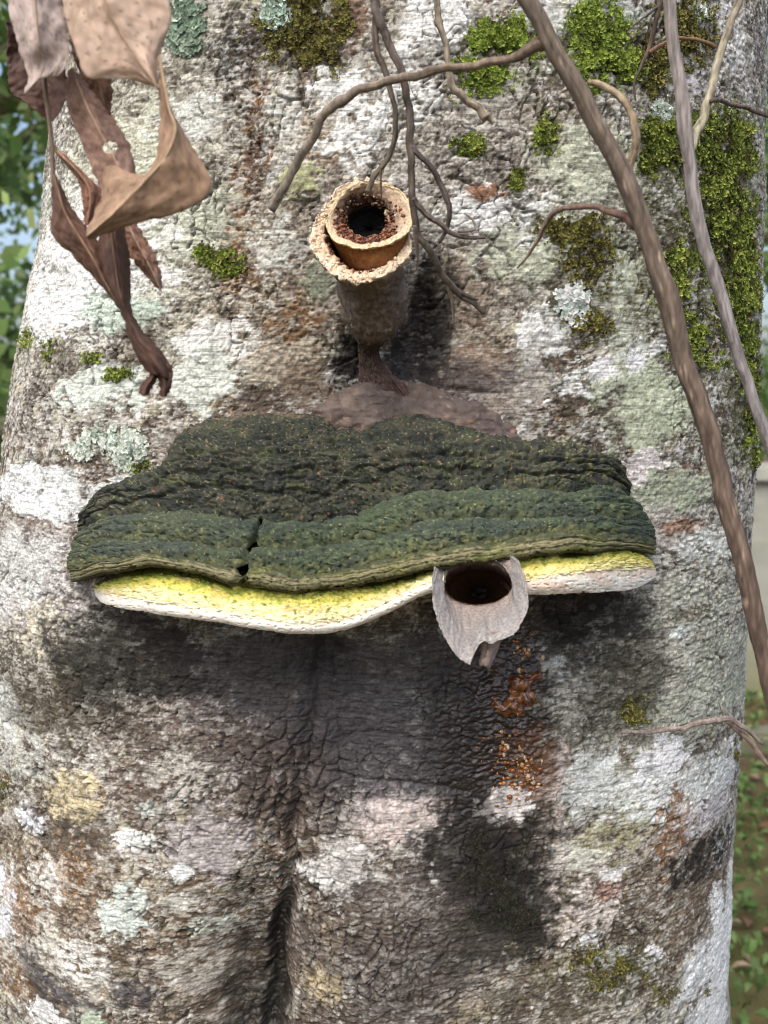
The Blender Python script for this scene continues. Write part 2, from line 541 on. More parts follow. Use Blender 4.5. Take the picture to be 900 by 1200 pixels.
_g = np.maximum(groove([(356, 880, .0, .25), (350, 930, .08, .3), (343, 975, .18, .35), (336, 1015, .36, .45), (330, 1055, .65, .6), (325, 1100, .9, .75), (318, 1150, 1, .85), (312, 1235, 1, .9)], 30, 20),
                groove([(340, 950, .0, .5), (322, 1020, .25, 1.0), (306, 1080, .6, 1.4), (292, 1150, .9, 1.7), (284, 1235, 1, 1.8)], 22, 24))
hump(318, 1150, 75, 190, -13); hump(120, 1110, 110, 190, 6); hump(440, 1140, 80, 170, 7); hump(338, 900, 34, 95, 6); hump(400, 880, 24, 100, -4)
H -= _g
H -= groove([(384, 762, 1, 1.6), (378, 800, .8, 1.2), (366, 845, .7, 1), (356, 890, .8, .8), (348, 940, .8, .7), (340, 985, .7, .7)], 9, 9)
GROOVE = _g
for pts, dep, w in (
        ([(452, 20, .6, 1), (449, 80, 1, 1), (452, 130, .8, 1), (447, 200, .8, 1)], 3.0, 5),
        ([(305, 130, .5, 1), (318, 200, 1, 1), (306, 260, .6, 1)], 2.0, 5),
        ([(498, 866, .6, 1), (440, 858, .9, 1), (395, 868, .5, 1)], 3.2, 3.4),
        ([(560, 925, .3, 1), (480, 915, 1, 1), (415, 912, 1, 1), (365, 900, .6, 1)], 3.6, 3.4),
        ([(345, 872, .6, 1), (335, 920, 1, 1), (322, 985, 1, 1)], 5.0, 4.6),
        ([(322, 865, .6, 1), (312, 920, 1, 1), (300, 985, .7, 1)], 4.2, 4.2),
        ([(368, 860, .6, 1), (366, 900, 1, 1), (352, 960, 1, 1)], 4.2, 4.2),
        ([(310, 905, .6, 1), (340, 897, 1, 1), (372, 902, .7, 1)], 3.6, 3.6),
        ([(305, 955, .6, 1), (335, 945, 1, 1), (368, 955, .7, 1)], 3.6, 3.6),
        ([(355, 1000, .5, 1), (330, 1018, 1, 1), (300, 1020, .6, 1)], 2.6, 4.0),
        ([(68, 430, .5, 1), (64, 452, 1, 1.2), (50, 462, .6, 1)], 4.0, 4.5),
        ([(182, 800, .6, 1), (178, 832, 1, 1)], 3.0, 4.0),
        ([(38, 700, .5, 1), (40, 735, 1, 1)], 2.5, 4.5), ([(30, 680, .5, 1), (34, 705, 1, 1)], 2.5, 4),
        ([(128, 1130, .6, 1), (127, 1160, 1, 1), (122, 1180, .5, 1)], 3.5, 4), ([(60, 835, .5, 1), (62, 860, 1, 1)], 2.5, 3.5),
        ([(440, 1085, .4, 1), (446, 1110, 1, 1), (437, 1150, .7, 1)], 2.6, 3), ([(420, 1080, .4, 1), (418, 1130, 1, 1), (414, 1170, .7, 1)], 2.4, 3),
        ([(488, 1080, .4, 1), (486, 1130, 1, 1), (480, 1180, .7, 1)], 2.4, 3), ([(513, 1100, .4, 1), (516, 1130, 1, 1)], 2, 3),
        ([(500, 458, .8, 1), (540, 457, 1, 1), (570, 462, .6, 1)], 2.6, 3.0), ([(470, 140, .5, 1), (530, 130, 1, 1), (560, 150, .5, 1)], 1.8, 3),
        ([(500, 190, .5, 1), (540, 180, 1, 1), (580, 188, .5, 1)], 1.6, 3), ([(520, 110, .5, 1), (514, 170, 1, 1), (520, 220, .5, 1)], 1.6, 3)):
    H -= groove(pts, dep, w)

# ---- colour zones (soft)
Z = dict(edge=0.45, wob=0.8)
patch(170, 230, 120, 190, (178, 174, 158), .7, **Z)
patch(70, 330, 55, 70, (226, 226, 222), .9, edge=.3)
patch(60, 250, 40, 60, (206, 204, 196), .6, **Z)
patch(310, 330, 80, 130, (150, 134, 114), .5, **Z)
patch(420, 120, 90, 120, (172, 166, 156), .5, **Z)
patch(540, 190, 90, 120, (166, 158, 148), .6, **Z)
patch(530, 400, 70, 80, (158, 140, 124), .6, **Z)
patch(690, 260, 70, 110, (170, 172, 152), .7, **Z)
patch(850, 150, 60, 150, (166, 161, 154), .7, **Z)
patch(60, 640, 100, 60, (148, 130, 122), .7, **Z)
patch(40, 690, 60, 60, (208, 204, 206), .8, edge=.35)
patch(180, 560, 110, 60, (128, 110, 96), .6, **Z)
patch(30, 790, 80, 60, (126, 118, 100), .6, **Z)
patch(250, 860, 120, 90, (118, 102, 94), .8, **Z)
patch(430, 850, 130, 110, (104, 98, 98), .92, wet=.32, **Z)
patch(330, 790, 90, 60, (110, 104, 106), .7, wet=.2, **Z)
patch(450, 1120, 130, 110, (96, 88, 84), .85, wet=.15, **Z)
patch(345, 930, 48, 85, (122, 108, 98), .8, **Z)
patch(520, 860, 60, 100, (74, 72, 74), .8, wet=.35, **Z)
patch(690, 770, 80, 80, (96, 92, 84), .8, **Z)
patch(810, 680, 70, 90, (166, 164, 154), .8, **Z)
patch(810, 800, 70, 90, (164, 164, 148), .8, **Z)
patch(760, 1060, 110, 80, (138, 120, 100), .8, **Z)
patch(690, 1140, 110, 60, (120, 112, 92), .7, **Z)
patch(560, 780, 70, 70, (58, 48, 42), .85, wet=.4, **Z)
patch(130, 1090, 180, 120, (134, 112, 88), .55, **Z)

# ---- hard-edged patches: (u, v, rx, ry, colour, strength, angle, edge, raise, mode)
Wt, Wg, Gn, Or, Bk, Cr, Pk, Br, Mn, Ol = (228, 228, 226), (204, 206, 202), (182, 186, 162), (142, 106, 66), (44, 42, 41), (206, 190, 152), (206, 192, 186), (96, 78, 62), (186, 200, 188), (112, 110, 58)
PATCHES = [
    (278, 62, 26, 40, Bk, .85, 0, .3, 0, None), (288, 110, 14, 40, Br, .8, 0, .3, 0, None), (288, 230, 18, 110, (132, 94, 54), .95, 5, .3, 0, None), (292, 330, 14, 40, (140, 104, 62), .8, 0, .3, 0, 'broken'), (300, 200, 10, 60, (96, 80, 66), .7, 0, .3, 0, None),
    (150, 180, 60, 46, (202, 202, 184), .8, 0, .3, .2, None), (225, 265, 50, 36, (184, 188, 170), .8, 0, .3, .2, None), (215, 140, 40, 24, Wg, .7, 0, .2, .2, None),
    (110, 270, 60, 40, Wt, .8, 0, .3, .2, None), (75, 345, 46, 36, (236, 236, 234), .95, 0, .2, .3, None), (140, 365, 40, 22, Mn, .85, 0, .15, .5, None),
    (250, 400, 46, 22, Wt, .8, 0, .18, .4, None), (240, 445, 44, 34, (206, 210, 202), .95, 0, .14, .6, None), (115, 455, 46, 26, (204, 210, 202), .95, 0, .12, .5, None),
    (45, 578, 50, 30, (220, 222, 222), 1, 0, .07, .6, None), (75, 420, 44, 16, Br, .5, 0, .3, 0, 'broken'), (150, 410, 30, 20, Br, .7, 0, .3, 0, 'broken'),
    (110, 635, 26, 80, Br, .6, 0, .3, 0, 'broken'), (60, 740, 40, 34, (206, 198, 178), .8, 0, .2, .3, 'broken'), (20, 660, 30, 40, Wg, .8, 0, .3, .2, None),
    (120, 790, 64, 42, Bk, .85, 0, .35, .2, 'broken'), (150, 740, 60, 34, Bk, .8, 0, .35, 0, None), (30, 800, 50, 34, (98, 92, 74), .7, 0, .3, 0, None),
    (360, 170, 30, 34, Or, .65, 0, .3, 0, 'broken'), (345, 95, 22, 40, Or, .45, 0, .3, 0, 'broken'), (410, 20, 20, 30, (138, 108, 88), .8, 0, .3, 0, None),
    (515, 25, 46, 40, Wt, .9, 0, .14, .5, None), (480, 110, 30, 40, Wt, .75, 0, .2, .4, 'broken'), (420, 145, 40, 46, Wt, .85, 0, .18, .4, 'broken'),
    (390, 100, 26, 18, Wt, .8, 0, .18, .3, None), (330, 150, 22, 60, Wg, .7, 0, .25, .3, 'broken'), (352, 213, 20, 20, (168, 170, 130), .95, 0, .12, .8, None),
    (378, 327, 20, 22, (128, 134, 118), .9, 0, .12, .8, None), (560, 245, 40, 24, Wt, .9, 0, .15, .4, None), (566, 227, 20, 9, (150, 104, 70), .95, 0, .12, .5, None),
    (530, 70, 50, 24, (160, 156, 150), .7, 0, .2, 0, None), (610, 300, 50, 26, (192, 196, 176), .85, 0, .2, .4, None), (625, 255, 28, 34, Wt, .7, 0, .2, .3, 'broken'),
    (330, 290, 34, 30, Wg, .7, 0, .2, .3, 'broken'), (345, 380, 30, 26, Or, .7, 0, .3, 0, 'broken'), (330, 430, 40, 30, (176, 166, 150), .8, 0, .2, .5, None),
    (360, 450, 30, 30, (120, 100, 84), .7, 0, .3, .3, None), (310, 470, 40, 16, (104, 88, 80), .7, 0, .3, 0, None),
    (500, 360, 22, 60, Bk, .92, 0, .3, 0, None), (495, 425, 40, 34, (62, 54, 54), .9, 0, .3, 0, None), (408, 425, 16, 34, Bk, .9, 0, .3, 0, None),  # dark entries: black stain plus painted shade of the tube hollow
    (560, 430, 40, 26, (150, 128, 110), .7, 0, .3, .3, None), (535, 330, 34, 34, (166, 152, 136), .7, 0, .25, .2, None), (590, 460, 30, 26, (168, 156, 146), .7, 0, .25, .2, None),
    (632, 395, 30, 32, Wt, .95, 0, .12, .5, None), (715, 435, 58, 24, (232, 234, 232), 1, -24, .1, .6, None), (760, 480, 60, 46, (184, 190, 166), .9, 0, .16, .5, None),
    (690, 490, 40, 40, (86, 74, 58), .8, 0, .3, 0, 'broken'), (680, 340, 36, 60, (92, 84, 58), .7, 0, .3, 0, 'broken'), (755, 548, 22, 20, (220, 212, 210), .95, 0, .12, .6, None),
    (790, 577, 40, 24, (166, 172, 150), .9, 0, .12, .6, None), (620, 440, 26, 30, (170, 164, 156), .6, 0, .2, .2, None), (740, 345, 30, 60, (178, 182, 164), .8, 0, .2, .3, None),
    (690, 190, 60, 34, (188, 190, 172), .85, 0, .2, .4, None), (640, 25, 30, 20, Wg, .8, 0, .2, .3, None), (720, 15, 46, 14, (180, 188, 182), .8, 0, .2, .2, None),
    (850, 70, 34, 60, (206, 204, 204), .75, 0, .2, .3, 'broken'), (835, 100, 28, 14, (214, 208, 214), .9, 0, .2, .3, None), (870, 200, 22, 50, (190, 188, 184), .7, 0, .2, .2, 'broken'),
    (770, 620, 30, 26, (184, 176, 168), .8, 0, .2, .4, None), (800, 616, 26, 8, (150, 104, 74), .7, 0, .2, 0, None), (830, 640, 28, 20, Wg, .8, 0, .2, .4, None),
    (812, 720, 44, 50, (176, 176, 164), .8, 0, .2, .4, None), (795, 742, 10, 8, (206, 214, 214), .9, 0, .12, .3, None), (808, 718, 20, 8, (130, 122, 100), .7, 0, .2, 0, None),
    (780, 780, 40, 40, (190, 184, 176), .7, 0, .25, .3, 'broken'), (840, 800, 40, 50, (170, 172, 158), .8, 0, .2, .3, None),
    (690, 725, 50, 40, (54, 50, 46), .85, 0, .3, 0, 'broken'), (735, 800, 40, 40, (88, 86, 76), .7, 0, .3, 0, None), (654, 783, 12, 12, Wg, .8, 0, .12, .3, None),
    (740, 830, 30, 24, (92, 96, 62), .6, 0, .3, 0, 'broken'),
    (595, 770, 44, 36, (66, 40, 24), .85, 0, .3, 0, None), (590, 850, 46, 36, (56, 40, 32), .85, 0, .3, 0, None), (620, 905, 34, 34, (150, 92, 34), .8, 0, .3, .2, 'broken'),
    (590, 936, 28, 22, (232, 226, 224), .95, 0, .13, .6, None), (632, 930, 26, 30, (190, 160, 140), .7, 0, .2, .4, 'broken'), (566, 900, 30, 20, (92, 52, 26), .7, 0, .3, 0, 'broken'),
    (690, 915, 40, 36, (212, 214, 210), .95, 0, .16, .5, None), (648, 900, 14, 30, Pk, .8, 0, .2, .4, None), (772, 892, 26, 26, (238, 240, 242), 1, 0, .12, .8, None),
    (752, 940, 28, 24, (212, 216, 208), .95, 0, .12, .7, None), (825, 915, 44, 32, (216, 216, 214), .9, 0, .2, .7, None), (830, 950, 30, 20, (204, 200, 202), .8, 0, .2, .4, None),
    (715, 980, 40, 24, (168, 164, 128), .85, 0, .25, .3, 'broken'), (785, 975, 20, 50, (146, 104, 64), .85, 0, .25, 0, 'broken'), (815, 1005, 32, 24, (44, 42, 42), .95, 0, .25, .3, 'broken'),
    (850, 985, 12, 24, Bk, .8, 0, .3, 0, None), (680, 1003, 28, 14, (206, 204, 192), .9, 20, .14, .5, None), (712, 1022, 14, 10, Wt, .95, 0, .12, .4, None),
    (690, 1060, 36, 36, (216, 206, 200), .85, 0, .18, .5, 'broken'), (640, 1030, 18, 60, Pk, .75, 0, .25, .3, 'broken'), (708, 1040, 14, 12, (170, 120, 98), .8, 0, .2, 0, None),
    (688, 1100, 11, 11, Wt, 1, 0, .1, .6, None), (763, 1120, 12, 11, (232, 228, 230), 1, 0, .1, .6, None), (722, 1120, 14, 12, Wg, .85, 0, .15, .4, None), (700, 1120, 12, 10, Wg, .8, 0, .15, .3, None),
    (846, 1110, 18, 70, (232, 232, 230), .95, 0, .2, .7, None), (840, 1175, 24, 40, (226, 226, 224), .95, 0, .2, .6, None), (812, 1145, 16, 24, (220, 220, 222), .8, 0, .2, .4, None),
    (580, 1030, 60, 74, (52, 48, 45), .8, 0, .4, .0, 'broken'), (600, 975, 46, 30, (60, 52, 48), .8, 0, .3, .2, None), (570, 1100, 46, 34, (56, 54, 46), .8, 0, .3, .2, 'broken'),
    (470, 955, 54, 24, (204, 188, 182), .9, -8, .2, .3, 'broken'), (450, 945, 34, 20, (212, 198, 194), .85, 0, .2, .3, None), (500, 945, 24, 16, (204, 190, 184), .85, 0, .2, .2, None),
    (388, 1015, 30, 24, (212, 210, 206), .95, -20, .13, .4, None), (405, 990, 22, 14, (206, 202, 198), .9, 0, .15, .3, None), (412, 1005, 16, 20, (200, 196, 192), .8, 0, .15, .3, None),
    (378, 1150, 20, 18, (190, 172, 136), .8, 0, .35, .1, None), (388, 1098, 10, 20, (186, 168, 134), .7, 0, .35, 0, None), (550, 1175, 34, 14, (186, 172, 144), .8, 0, .3, .2, 'broken'), (545, 1150, 30, 20, (170, 160, 150), .6, 0, .3, .2, 'broken'),
    (95, 928, 32, 26, (206, 192, 156), .95, 0, .15, .6, None), (42, 957, 18, 12, (220, 222, 228), 1, 0, .1, .6, None), (90, 970, 46, 24, (84, 76, 66), .8, 0, .3, .2, 'broken'),
    (160, 975, 13, 10, (222, 222, 222), 1, 0, .1, .5, None), (180, 978, 12, 9, Wg, .9, 0, .12, .4, None), (183, 943, 14, 8, (186, 190, 184), .85, 0, .12, .3, None), (155, 1058, 24, 30, (206, 214, 208), .95, 30, .14, .5, None),
    (8, 1055, 16, 40, (220, 222, 228), .95, 0, .14, .5, None), (70, 1025, 24, 24, (212, 208, 202), .9, 0, .16, .5, 'broken'), (215, 905, 40, 24, (194, 190, 182), .85, 20, .2, .3, 'broken'), (245, 985, 40, 36, (182, 174, 176), .8, 0, .22, .3, None),
    (218, 1015, 11, 10, (222, 224, 226), 1, 0, .12, .4, None), (215, 1050, 18, 10, (196, 194, 184), .9, 0, .15, .4, None), (250, 1085, 34, 12, (196, 200, 190), .8, 0, .2, .3, 'broken'), (60, 1105, 60, 34, (206, 202, 194), .85, 0, .2, .4, 'broken'), (110, 1120, 30, 24, (212, 210, 206), .85, 0, .18, .4, 'broken'),
    (165, 1155, 30, 20, (70, 68, 74), .85, 0, .3, .2, 'broken'), (80, 1165, 34, 24, (78, 76, 84), .8, 0, .3, .2, 'broken'), (45, 1135, 22, 24, (78, 76, 80), .7, 0, .3, .2, None), (20, 1145, 24, 24, Or, .7, 0, .3, 0, 'broken'),
    (30, 1060, 20, 34, (150, 106, 56), .7, 0, .3, 0, 'broken'), (100, 1015, 20, 30, (144, 104, 58), .6, 0, .3, 0, 'broken'), (45, 900, 44, 44, (104, 92, 72), .5, 0, .3, 0, 'broken'), (10, 830, 14, 30, Wg, .8, 0, .2, .3, None), (25, 870, 30, 40, Wg, .6, 0, .2, .3, 'broken'), (230, 1140, 40, 24, (190, 186, 178), .7, 0, .2, .3, 'broken'), (60, 1185, 20, 14, (224, 224, 224), .9, 0, .12, .4, None), (115, 1190, 16, 16, (176, 190, 170), .9, 0, .14, .5, None),
    (350, 40, 40, 40, (88, 92, 50), .7, 0, .3, 0, 'broken'), (700, 60, 50, 50, (82, 92, 42), .7, 0, .3, 0, 'broken'), (800, 60, 40, 60, (78, 82, 46), .75, 0, .3, 0, 'broken'), (835, 250, 60, 130, (92, 92, 48), .8, 0, .3, 0, 'broken'), (870, 460, 14, 80, (92, 92, 48), .8, 0, .3, 0, None), (780, 350, 36, 60, (98, 92, 58), .7, 0, .3, 0, 'broken'), (585, 70, 44, 40, (92, 98, 48), .75, 0, .3, 0, 'broken'), (640, 160, 14, 22, (98, 110, 52), .8, 0, .3, 0, None), (720, 1140, 44, 30, (92, 92, 56), .75, 0, .3, 0, 'broken'),
]
for (u, v, rx, ry, c, a, ang, ed, ra, mode) in PATCHES:
    patch(u, v, rx, ry, c, a, ang=ang, edge=ed, raise_=ra, mode=mode)
patch(600, 775, 34, 60, (70, 42, 26), .4, edge=.4, wet=.95)
patch(580, 860, 60, 50, (58, 46, 40), .3, edge=.4, wet=.9)
patch(605, 920, 46, 46, (150, 120, 90), .1, edge=.4, wet=.8)
patch(500, 400, 26, 70, (48, 44, 44), .2, edge=.4, wet=.7)

# scattered little crust lichens all over, and orange-brown fleck
sp = spot * sstep(-0.35, 0.1, n_lg + 0.15) * (1 - 0.8 * np.clip(WET, 0, 1))
lum = K.mean(-1)
blend(ALL, sp * 0.75 * (lum < 0.42), lin((206, 204, 200)) * (1 + 0.12 * n_sm[..., None]))
H += sp * 0.3
# crust texture: pale granule crowns, tiny areoles, dark pits and pin-pricks, grime flecks
lum = K.mean(-1)
RAW = np.clip(1 - SMO * .85, 0, 1) * sstep(-.5, .3, n_lg + .5 * n_md + .1)
blend(ALL, (sstep(0.40, 0.85, gran) * 0.26 * sstep(0.05, .35, lum)) * RAW, lin((206, 202, 196)))
fl = fbm(sm / 5.2 + 9, q / 2.1, 3, 91)
fl2 = fbm(sm / 10 - 9, q / 3.4, 3, 92)
blend(ALL, sstep(0.20, 0.30, fl + 0.3 * n_lg) * 0.5 * (lum < 0.45) * (1 - 0.8 * WET) * RAW, lin((206, 204, 200)))
blend(ALL, sstep(0.16, 0.28, fl2 - 0.2 * n_md) * 0.5 * RAW, lin((84, 73, 64)))
blend(ALL, sstep(0.34, 0.42, fbm(sm / 1.9 + 30, zm / 1.6, 2, 93)) * 0.55 * (1 - .5 * SMO), lin((74, 66, 58)))
a1, a2, aid = worley((sm + n_sm * 1.2) / 3.6, (zm + n_sm) / 3.0, 95)
areo = sstep(0.09, 0.03, a2 - a1) * sstep(0.15, .5, n_m2 + n_lg * .4)
K *= (1 - 0.26 * areo)[..., None]
K *= (1 + (0.24 * n_fi + 0.16 * n_sm) * (1 - .55 * SMO))[..., None]

# ---- fine relief
strmask = np.clip(amp(150, 220, 190, 240) + amp(130, 640, 170, 160) * .9 + amp(830, 120, 90, 170) * .8 + amp(770, 1060, 130, 110) + amp(230, 1060, 150, 130) * .9 + amp(690, 300, 90, 140) * .5
                  + amp(590, 880, 90, 110) * 1.1 + amp(440, 870, 150, 90) * .7, 0.42, 1) * sstep(-.55, .1, n_md + .2) * (1 - .35 * SMO)
cr1 = sstep(0.15, 0.0, np.abs(perlin(sm / 42 + wx * .5, q / 3.4, 15)))
cr2 = sstep(0.20, 0.0, np.abs(perlin(sm / 22 + 5, q / 2.0, 16)))
crease = np.maximum(cr1, cr2 * 0.7) * strmask
H -= crease * 0.85
H += stri * 0.26 * (0.2 + 0.8 * strmask)
K *= (1 - 0.34 * crease)[..., None]
granm = np.clip(amp(700, 260, 110, 170) + amp(830, 760, 90, 170) + amp(340, 400, 80, 90) + amp(770, 490, 90, 80), 0, 1)
H += gran * 0.34 * granm * sstep(-0.3, 0.4, n_md + n_lg * .5)
H += n_md * 0.50 + (n_sm * 0.17 + n_fi * 0.06) * (1 - .6 * SMO) + n_lg * 1.8 - areo * 0.3
crm = sstep(0.22, 0.5, n_m2 * .8 + n_lg * 0.7 + 0.55 * np.clip(amp(520, 150, 120, 160) + amp(345, 930, 60, 90), 0, 1))
H -= crackA * crm * 1.4
crv = sstep(0.1, 0.4, fbm(sm / 45, zm / 60, 2, 71) + .4 * amp(450, 1110, 110, 110))
H -= crackV * crv * 1.9
K *= (1 - 0.55 * (crackA * crm + crackV * crv).clip(0, 1))[..., None]
pit = sstep(0.32, 0.42, fbm(sm / 4.2 + 60, zm / 2.8, 2, 97)) * (1 - .7 * SMO)
H -= pit * 0.9
# thick blocky plates on the raised fold under the bracket
k1, k2, kid = worley((sm + wx * 3 + n_sm * .6) / 8.5, (zm + wy * 3) / 13, 111)
plm = np.clip(1.5 * amp(345, 915, 60, 90) + .7 * amp(410, 1110, 90, 90), 0, 1)
kcr = sstep(.16, .03, k2 - k1) * plm
H += plm * (1.6 * (kid - .4)) * sstep(.05, .2, k2 - k1) - kcr * 3.2
K *= (1 - .5 * kcr)[..., None]
# warty pimples on the right flank and lower left
p1, p2, pid = worley((sm + wx * 2) / 5.2, (zm + wy * 2) / 4.8, 81)
pim = np.sqrt(np.clip(1 - (p1 / (0.28 + 0.2 * pid)) ** 2, 0, 1))
pm = np.clip(amp(815, 690, 90, 130) + amp(250, 850, 90, 60) + amp(860, 120, 60, 130) * .8 + amp(340, 420, 70, 60) * .7 + amp(690, 800, 80, 60) * .6, 0, 1)
H += pim * pm * 1.3
# amber beads and wet ripples where the sap runs
sap = np.clip(amp(595, 860, 50, 75), 0, 1)
H += pim * sap * 1.0 + sap * stri * 0.9 - sap * cr1 * 1.2
zn = fbm(sm / 44 + 7, zm / 36, 3, 101)
fk = fbm(sm / 8.5 + 3, zm / 6.0, 3, 102, gain=.62); fk3 = fbm(sm / 5.0, zm / 3.4, 3, 104, gain=.62)
wht = sstep(.16, .21, fk + .55 * zn - .12) * (1 - .8 * SMO)
blend(ALL, wht * .6 * sstep(.5, .25, K.mean(-1)), lin((200, 197, 190)) * (1 + .12 * n_fi[..., None]))
blend(ALL, sstep(.16, .21, -fk - .55 * zn - .16) * .6 * (1 - .75 * SMO), lin((88, 78, 68)) * (1 + .2 * n_fi[..., None]))
drk = sstep(.26, .31, fk3 - .5 * zn) * (1 - .6 * SMO)
blend(ALL, drk * .45, lin((62, 54, 48)))
H += wht * .2 - drk * .25
# soot-black stains and damp, plus shade painted in hollow, groove and under the bracket
def stain_shade(u, v, rx, ry, c, a, edge=.5, wob=1.0, wet=0.0):
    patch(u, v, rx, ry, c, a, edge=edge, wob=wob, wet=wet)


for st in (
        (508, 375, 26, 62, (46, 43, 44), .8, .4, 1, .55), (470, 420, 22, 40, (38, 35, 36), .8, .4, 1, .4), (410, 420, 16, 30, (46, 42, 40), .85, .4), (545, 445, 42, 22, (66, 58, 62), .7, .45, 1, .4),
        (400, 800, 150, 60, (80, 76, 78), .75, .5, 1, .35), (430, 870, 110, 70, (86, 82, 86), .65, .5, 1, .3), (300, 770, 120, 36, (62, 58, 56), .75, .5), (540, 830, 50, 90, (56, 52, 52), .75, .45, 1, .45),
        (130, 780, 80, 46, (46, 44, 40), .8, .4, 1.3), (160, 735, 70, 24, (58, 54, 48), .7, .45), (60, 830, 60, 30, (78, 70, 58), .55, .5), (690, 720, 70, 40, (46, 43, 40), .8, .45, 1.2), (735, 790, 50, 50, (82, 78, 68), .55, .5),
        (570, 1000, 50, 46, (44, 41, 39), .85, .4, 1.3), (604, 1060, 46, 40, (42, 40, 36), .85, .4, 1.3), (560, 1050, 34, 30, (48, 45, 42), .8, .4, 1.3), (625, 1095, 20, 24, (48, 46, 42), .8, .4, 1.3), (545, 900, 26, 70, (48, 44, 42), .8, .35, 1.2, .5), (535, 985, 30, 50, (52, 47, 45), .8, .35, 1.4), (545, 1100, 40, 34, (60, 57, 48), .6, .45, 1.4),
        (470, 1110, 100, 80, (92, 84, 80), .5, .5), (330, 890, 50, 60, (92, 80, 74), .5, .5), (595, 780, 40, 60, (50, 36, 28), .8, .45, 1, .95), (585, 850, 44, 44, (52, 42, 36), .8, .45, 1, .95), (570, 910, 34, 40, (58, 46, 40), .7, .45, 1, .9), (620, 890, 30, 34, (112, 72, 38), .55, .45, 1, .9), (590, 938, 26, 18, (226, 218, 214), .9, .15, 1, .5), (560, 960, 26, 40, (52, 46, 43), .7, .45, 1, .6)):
    stain_shade(*st)
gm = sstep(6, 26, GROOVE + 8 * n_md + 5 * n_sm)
blend(ALL, gm * .92, lin((40, 36, 34)) * (1 + .3 * n_sm[..., None]))  # shade of the deep groove put into the bark colour
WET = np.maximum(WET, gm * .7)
K = np.clip(K, .004, 1)
K = .42 * (K / .42) ** 1.18
K *= np.array([.965, 1.0, .985])
_g = K @ np.array([.3, .55, .15])
K += (_g[..., None] - K) * 0.12
K = np.clip(K, 0.012, 0.78)
WET = np.clip(WET, 0, 1)

fade = np.ones((NR, NC), np.float32)
Pt = P0 + N0 * (H * fade * 0.001)[..., None]
F = grid_faces(NR, NC, wrap=True)
host = empty('host_tree', (0.0, 0.27, 0.0), 'broad old tree trunk crusted with pale lichens, filling the frame', 'tree')
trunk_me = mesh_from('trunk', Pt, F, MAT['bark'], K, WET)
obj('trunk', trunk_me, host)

# BVHs for standing things on the trunk
def bvh_of(P, rs, cs):
    Q = P[rs][:, cs]
    return BVHTree.FromPolygons(Q.reshape(-1, 3).tolist(), grid_faces(Q.shape[0], Q.shape[1]).tolist())


_ri = np.where((ZROW > _zbot - 0.05) & (ZROW < _ztop + 0.05))[0][::3]
_ci = np.where(np.abs(SCOL) < 0.335)[0][::3]
TB = bvh_of(Pt, _ri, _ci)
TS = bvh_of(P0, _ri[::4], _ci[::4])
_CO = Vector((0, -CAM_D, CAM_Z))


def hit(u, v, tree=None):
    d = Vector(ray(u, v)).normalized()
    loc, nor, idx, dist = (tree or TB).ray_cast(_CO, d)
    if loc is None:
        return None, None
    if nor.dot(d) > 0: nor = -nor
    return np.array(loc), np.array(nor)


def base_y(u, v):
    loc, _ = hit(min(max(u, 12), 870), min(max(v, 5), 1195), TS)
    return loc[1] if loc is not None else 0.15
# ------------------------------------------------------------------ bracket fungus
def curve_v(pts):
    P = np.array(pts, float)
    C = catmull(P, 400)
    C = C[np.argsort(C[:, 0])]
    return C


C0 = curve_v([(99, 606), (112, 586), (135, 570), (188, 553), (204, 527), (224, 502), (280, 487), (370, 486), (395, 499), (430, 502), (470, 488), (520, 497), (600, 520), (640, 521), (700, 530), (726, 546), (733, 572)])
C1 = curve_v([(93, 622), (110, 612), (149, 604), (207, 600), (282, 609), (371, 613), (424, 600), (483, 579), (589, 575), (673, 574), (715, 570), (737, 582)])
C2 = curve_v([(84, 645), (130, 634), (193, 636), (291, 644), (371, 641), (460, 627), (504, 611), (589, 609), (673, 610), (730, 608), (762, 613)])
C3 = curve_v([(79, 664), (120, 656), (171, 651), (273, 666), (327, 668), (371, 675), (460, 655), (504, 647), (589, 634), (673, 624), (749, 634), (768, 634)])
C4 = curve_v([(84, 681), (120, 671), (171, 663), (225, 668), (282, 684), (371, 690), (460, 675), (509, 664), (610, 652), (673, 645), (730, 644), (768, 648)])
M0 = curve_v([(113, 685), (171, 673), (238, 679), (282, 689), (371, 693), (460, 684), (505, 670), (560, 660), (618, 656), (648, 651), (673, 655), (715, 646), (755, 652), (767, 664)])
M1 = curve_v([(111, 690), (125, 696), (200, 709), (260, 717), (309, 726), (371, 731), (415, 723), (460, 702), (504, 682), (560, 680), (618, 680), (650, 674), (673, 672), (715, 668), (768, 666)])
M2 = curve_v([(112, 698), (127, 709), (200, 722), (260, 730), (309, 739), (371, 743), (415, 735), (460, 716), (504, 695), (550, 692), (618, 697), (673, 695), (736, 691), (769, 677)])

NA = 520
A = np.linspace(0, 1, NA)
END = np.clip(1 - np.abs(2 * A - 1) ** 3.2, 0, 1) ** 0.5
_as = lambda C: C[0, 0] + (C[-1, 0] - C[0, 0]) * A


def loft_curve(C, d_mm, wob=0.0, seed=0):
    u = _as(C); v = np.interp(u, C[:, 0], C[:, 1])
    v = v + wob * fbm(u / 40.0, 0 * u + seed, 3, 400 + seed)
    ys = np.array([base_y(a, b) for a, b in zip(u, v)])
    ys = np.convolve(np.pad(ys, 8, 'edge'), np.ones(17) / 17, 'valid')
    d = d_mm * 0.001 * END if np.isscalar(d_mm) else d_mm * 0.001
    P = np.stack([px3(a, b, y - dd) for a, b, y, dd in zip(u, v, ys, d)])
    return P, u, v


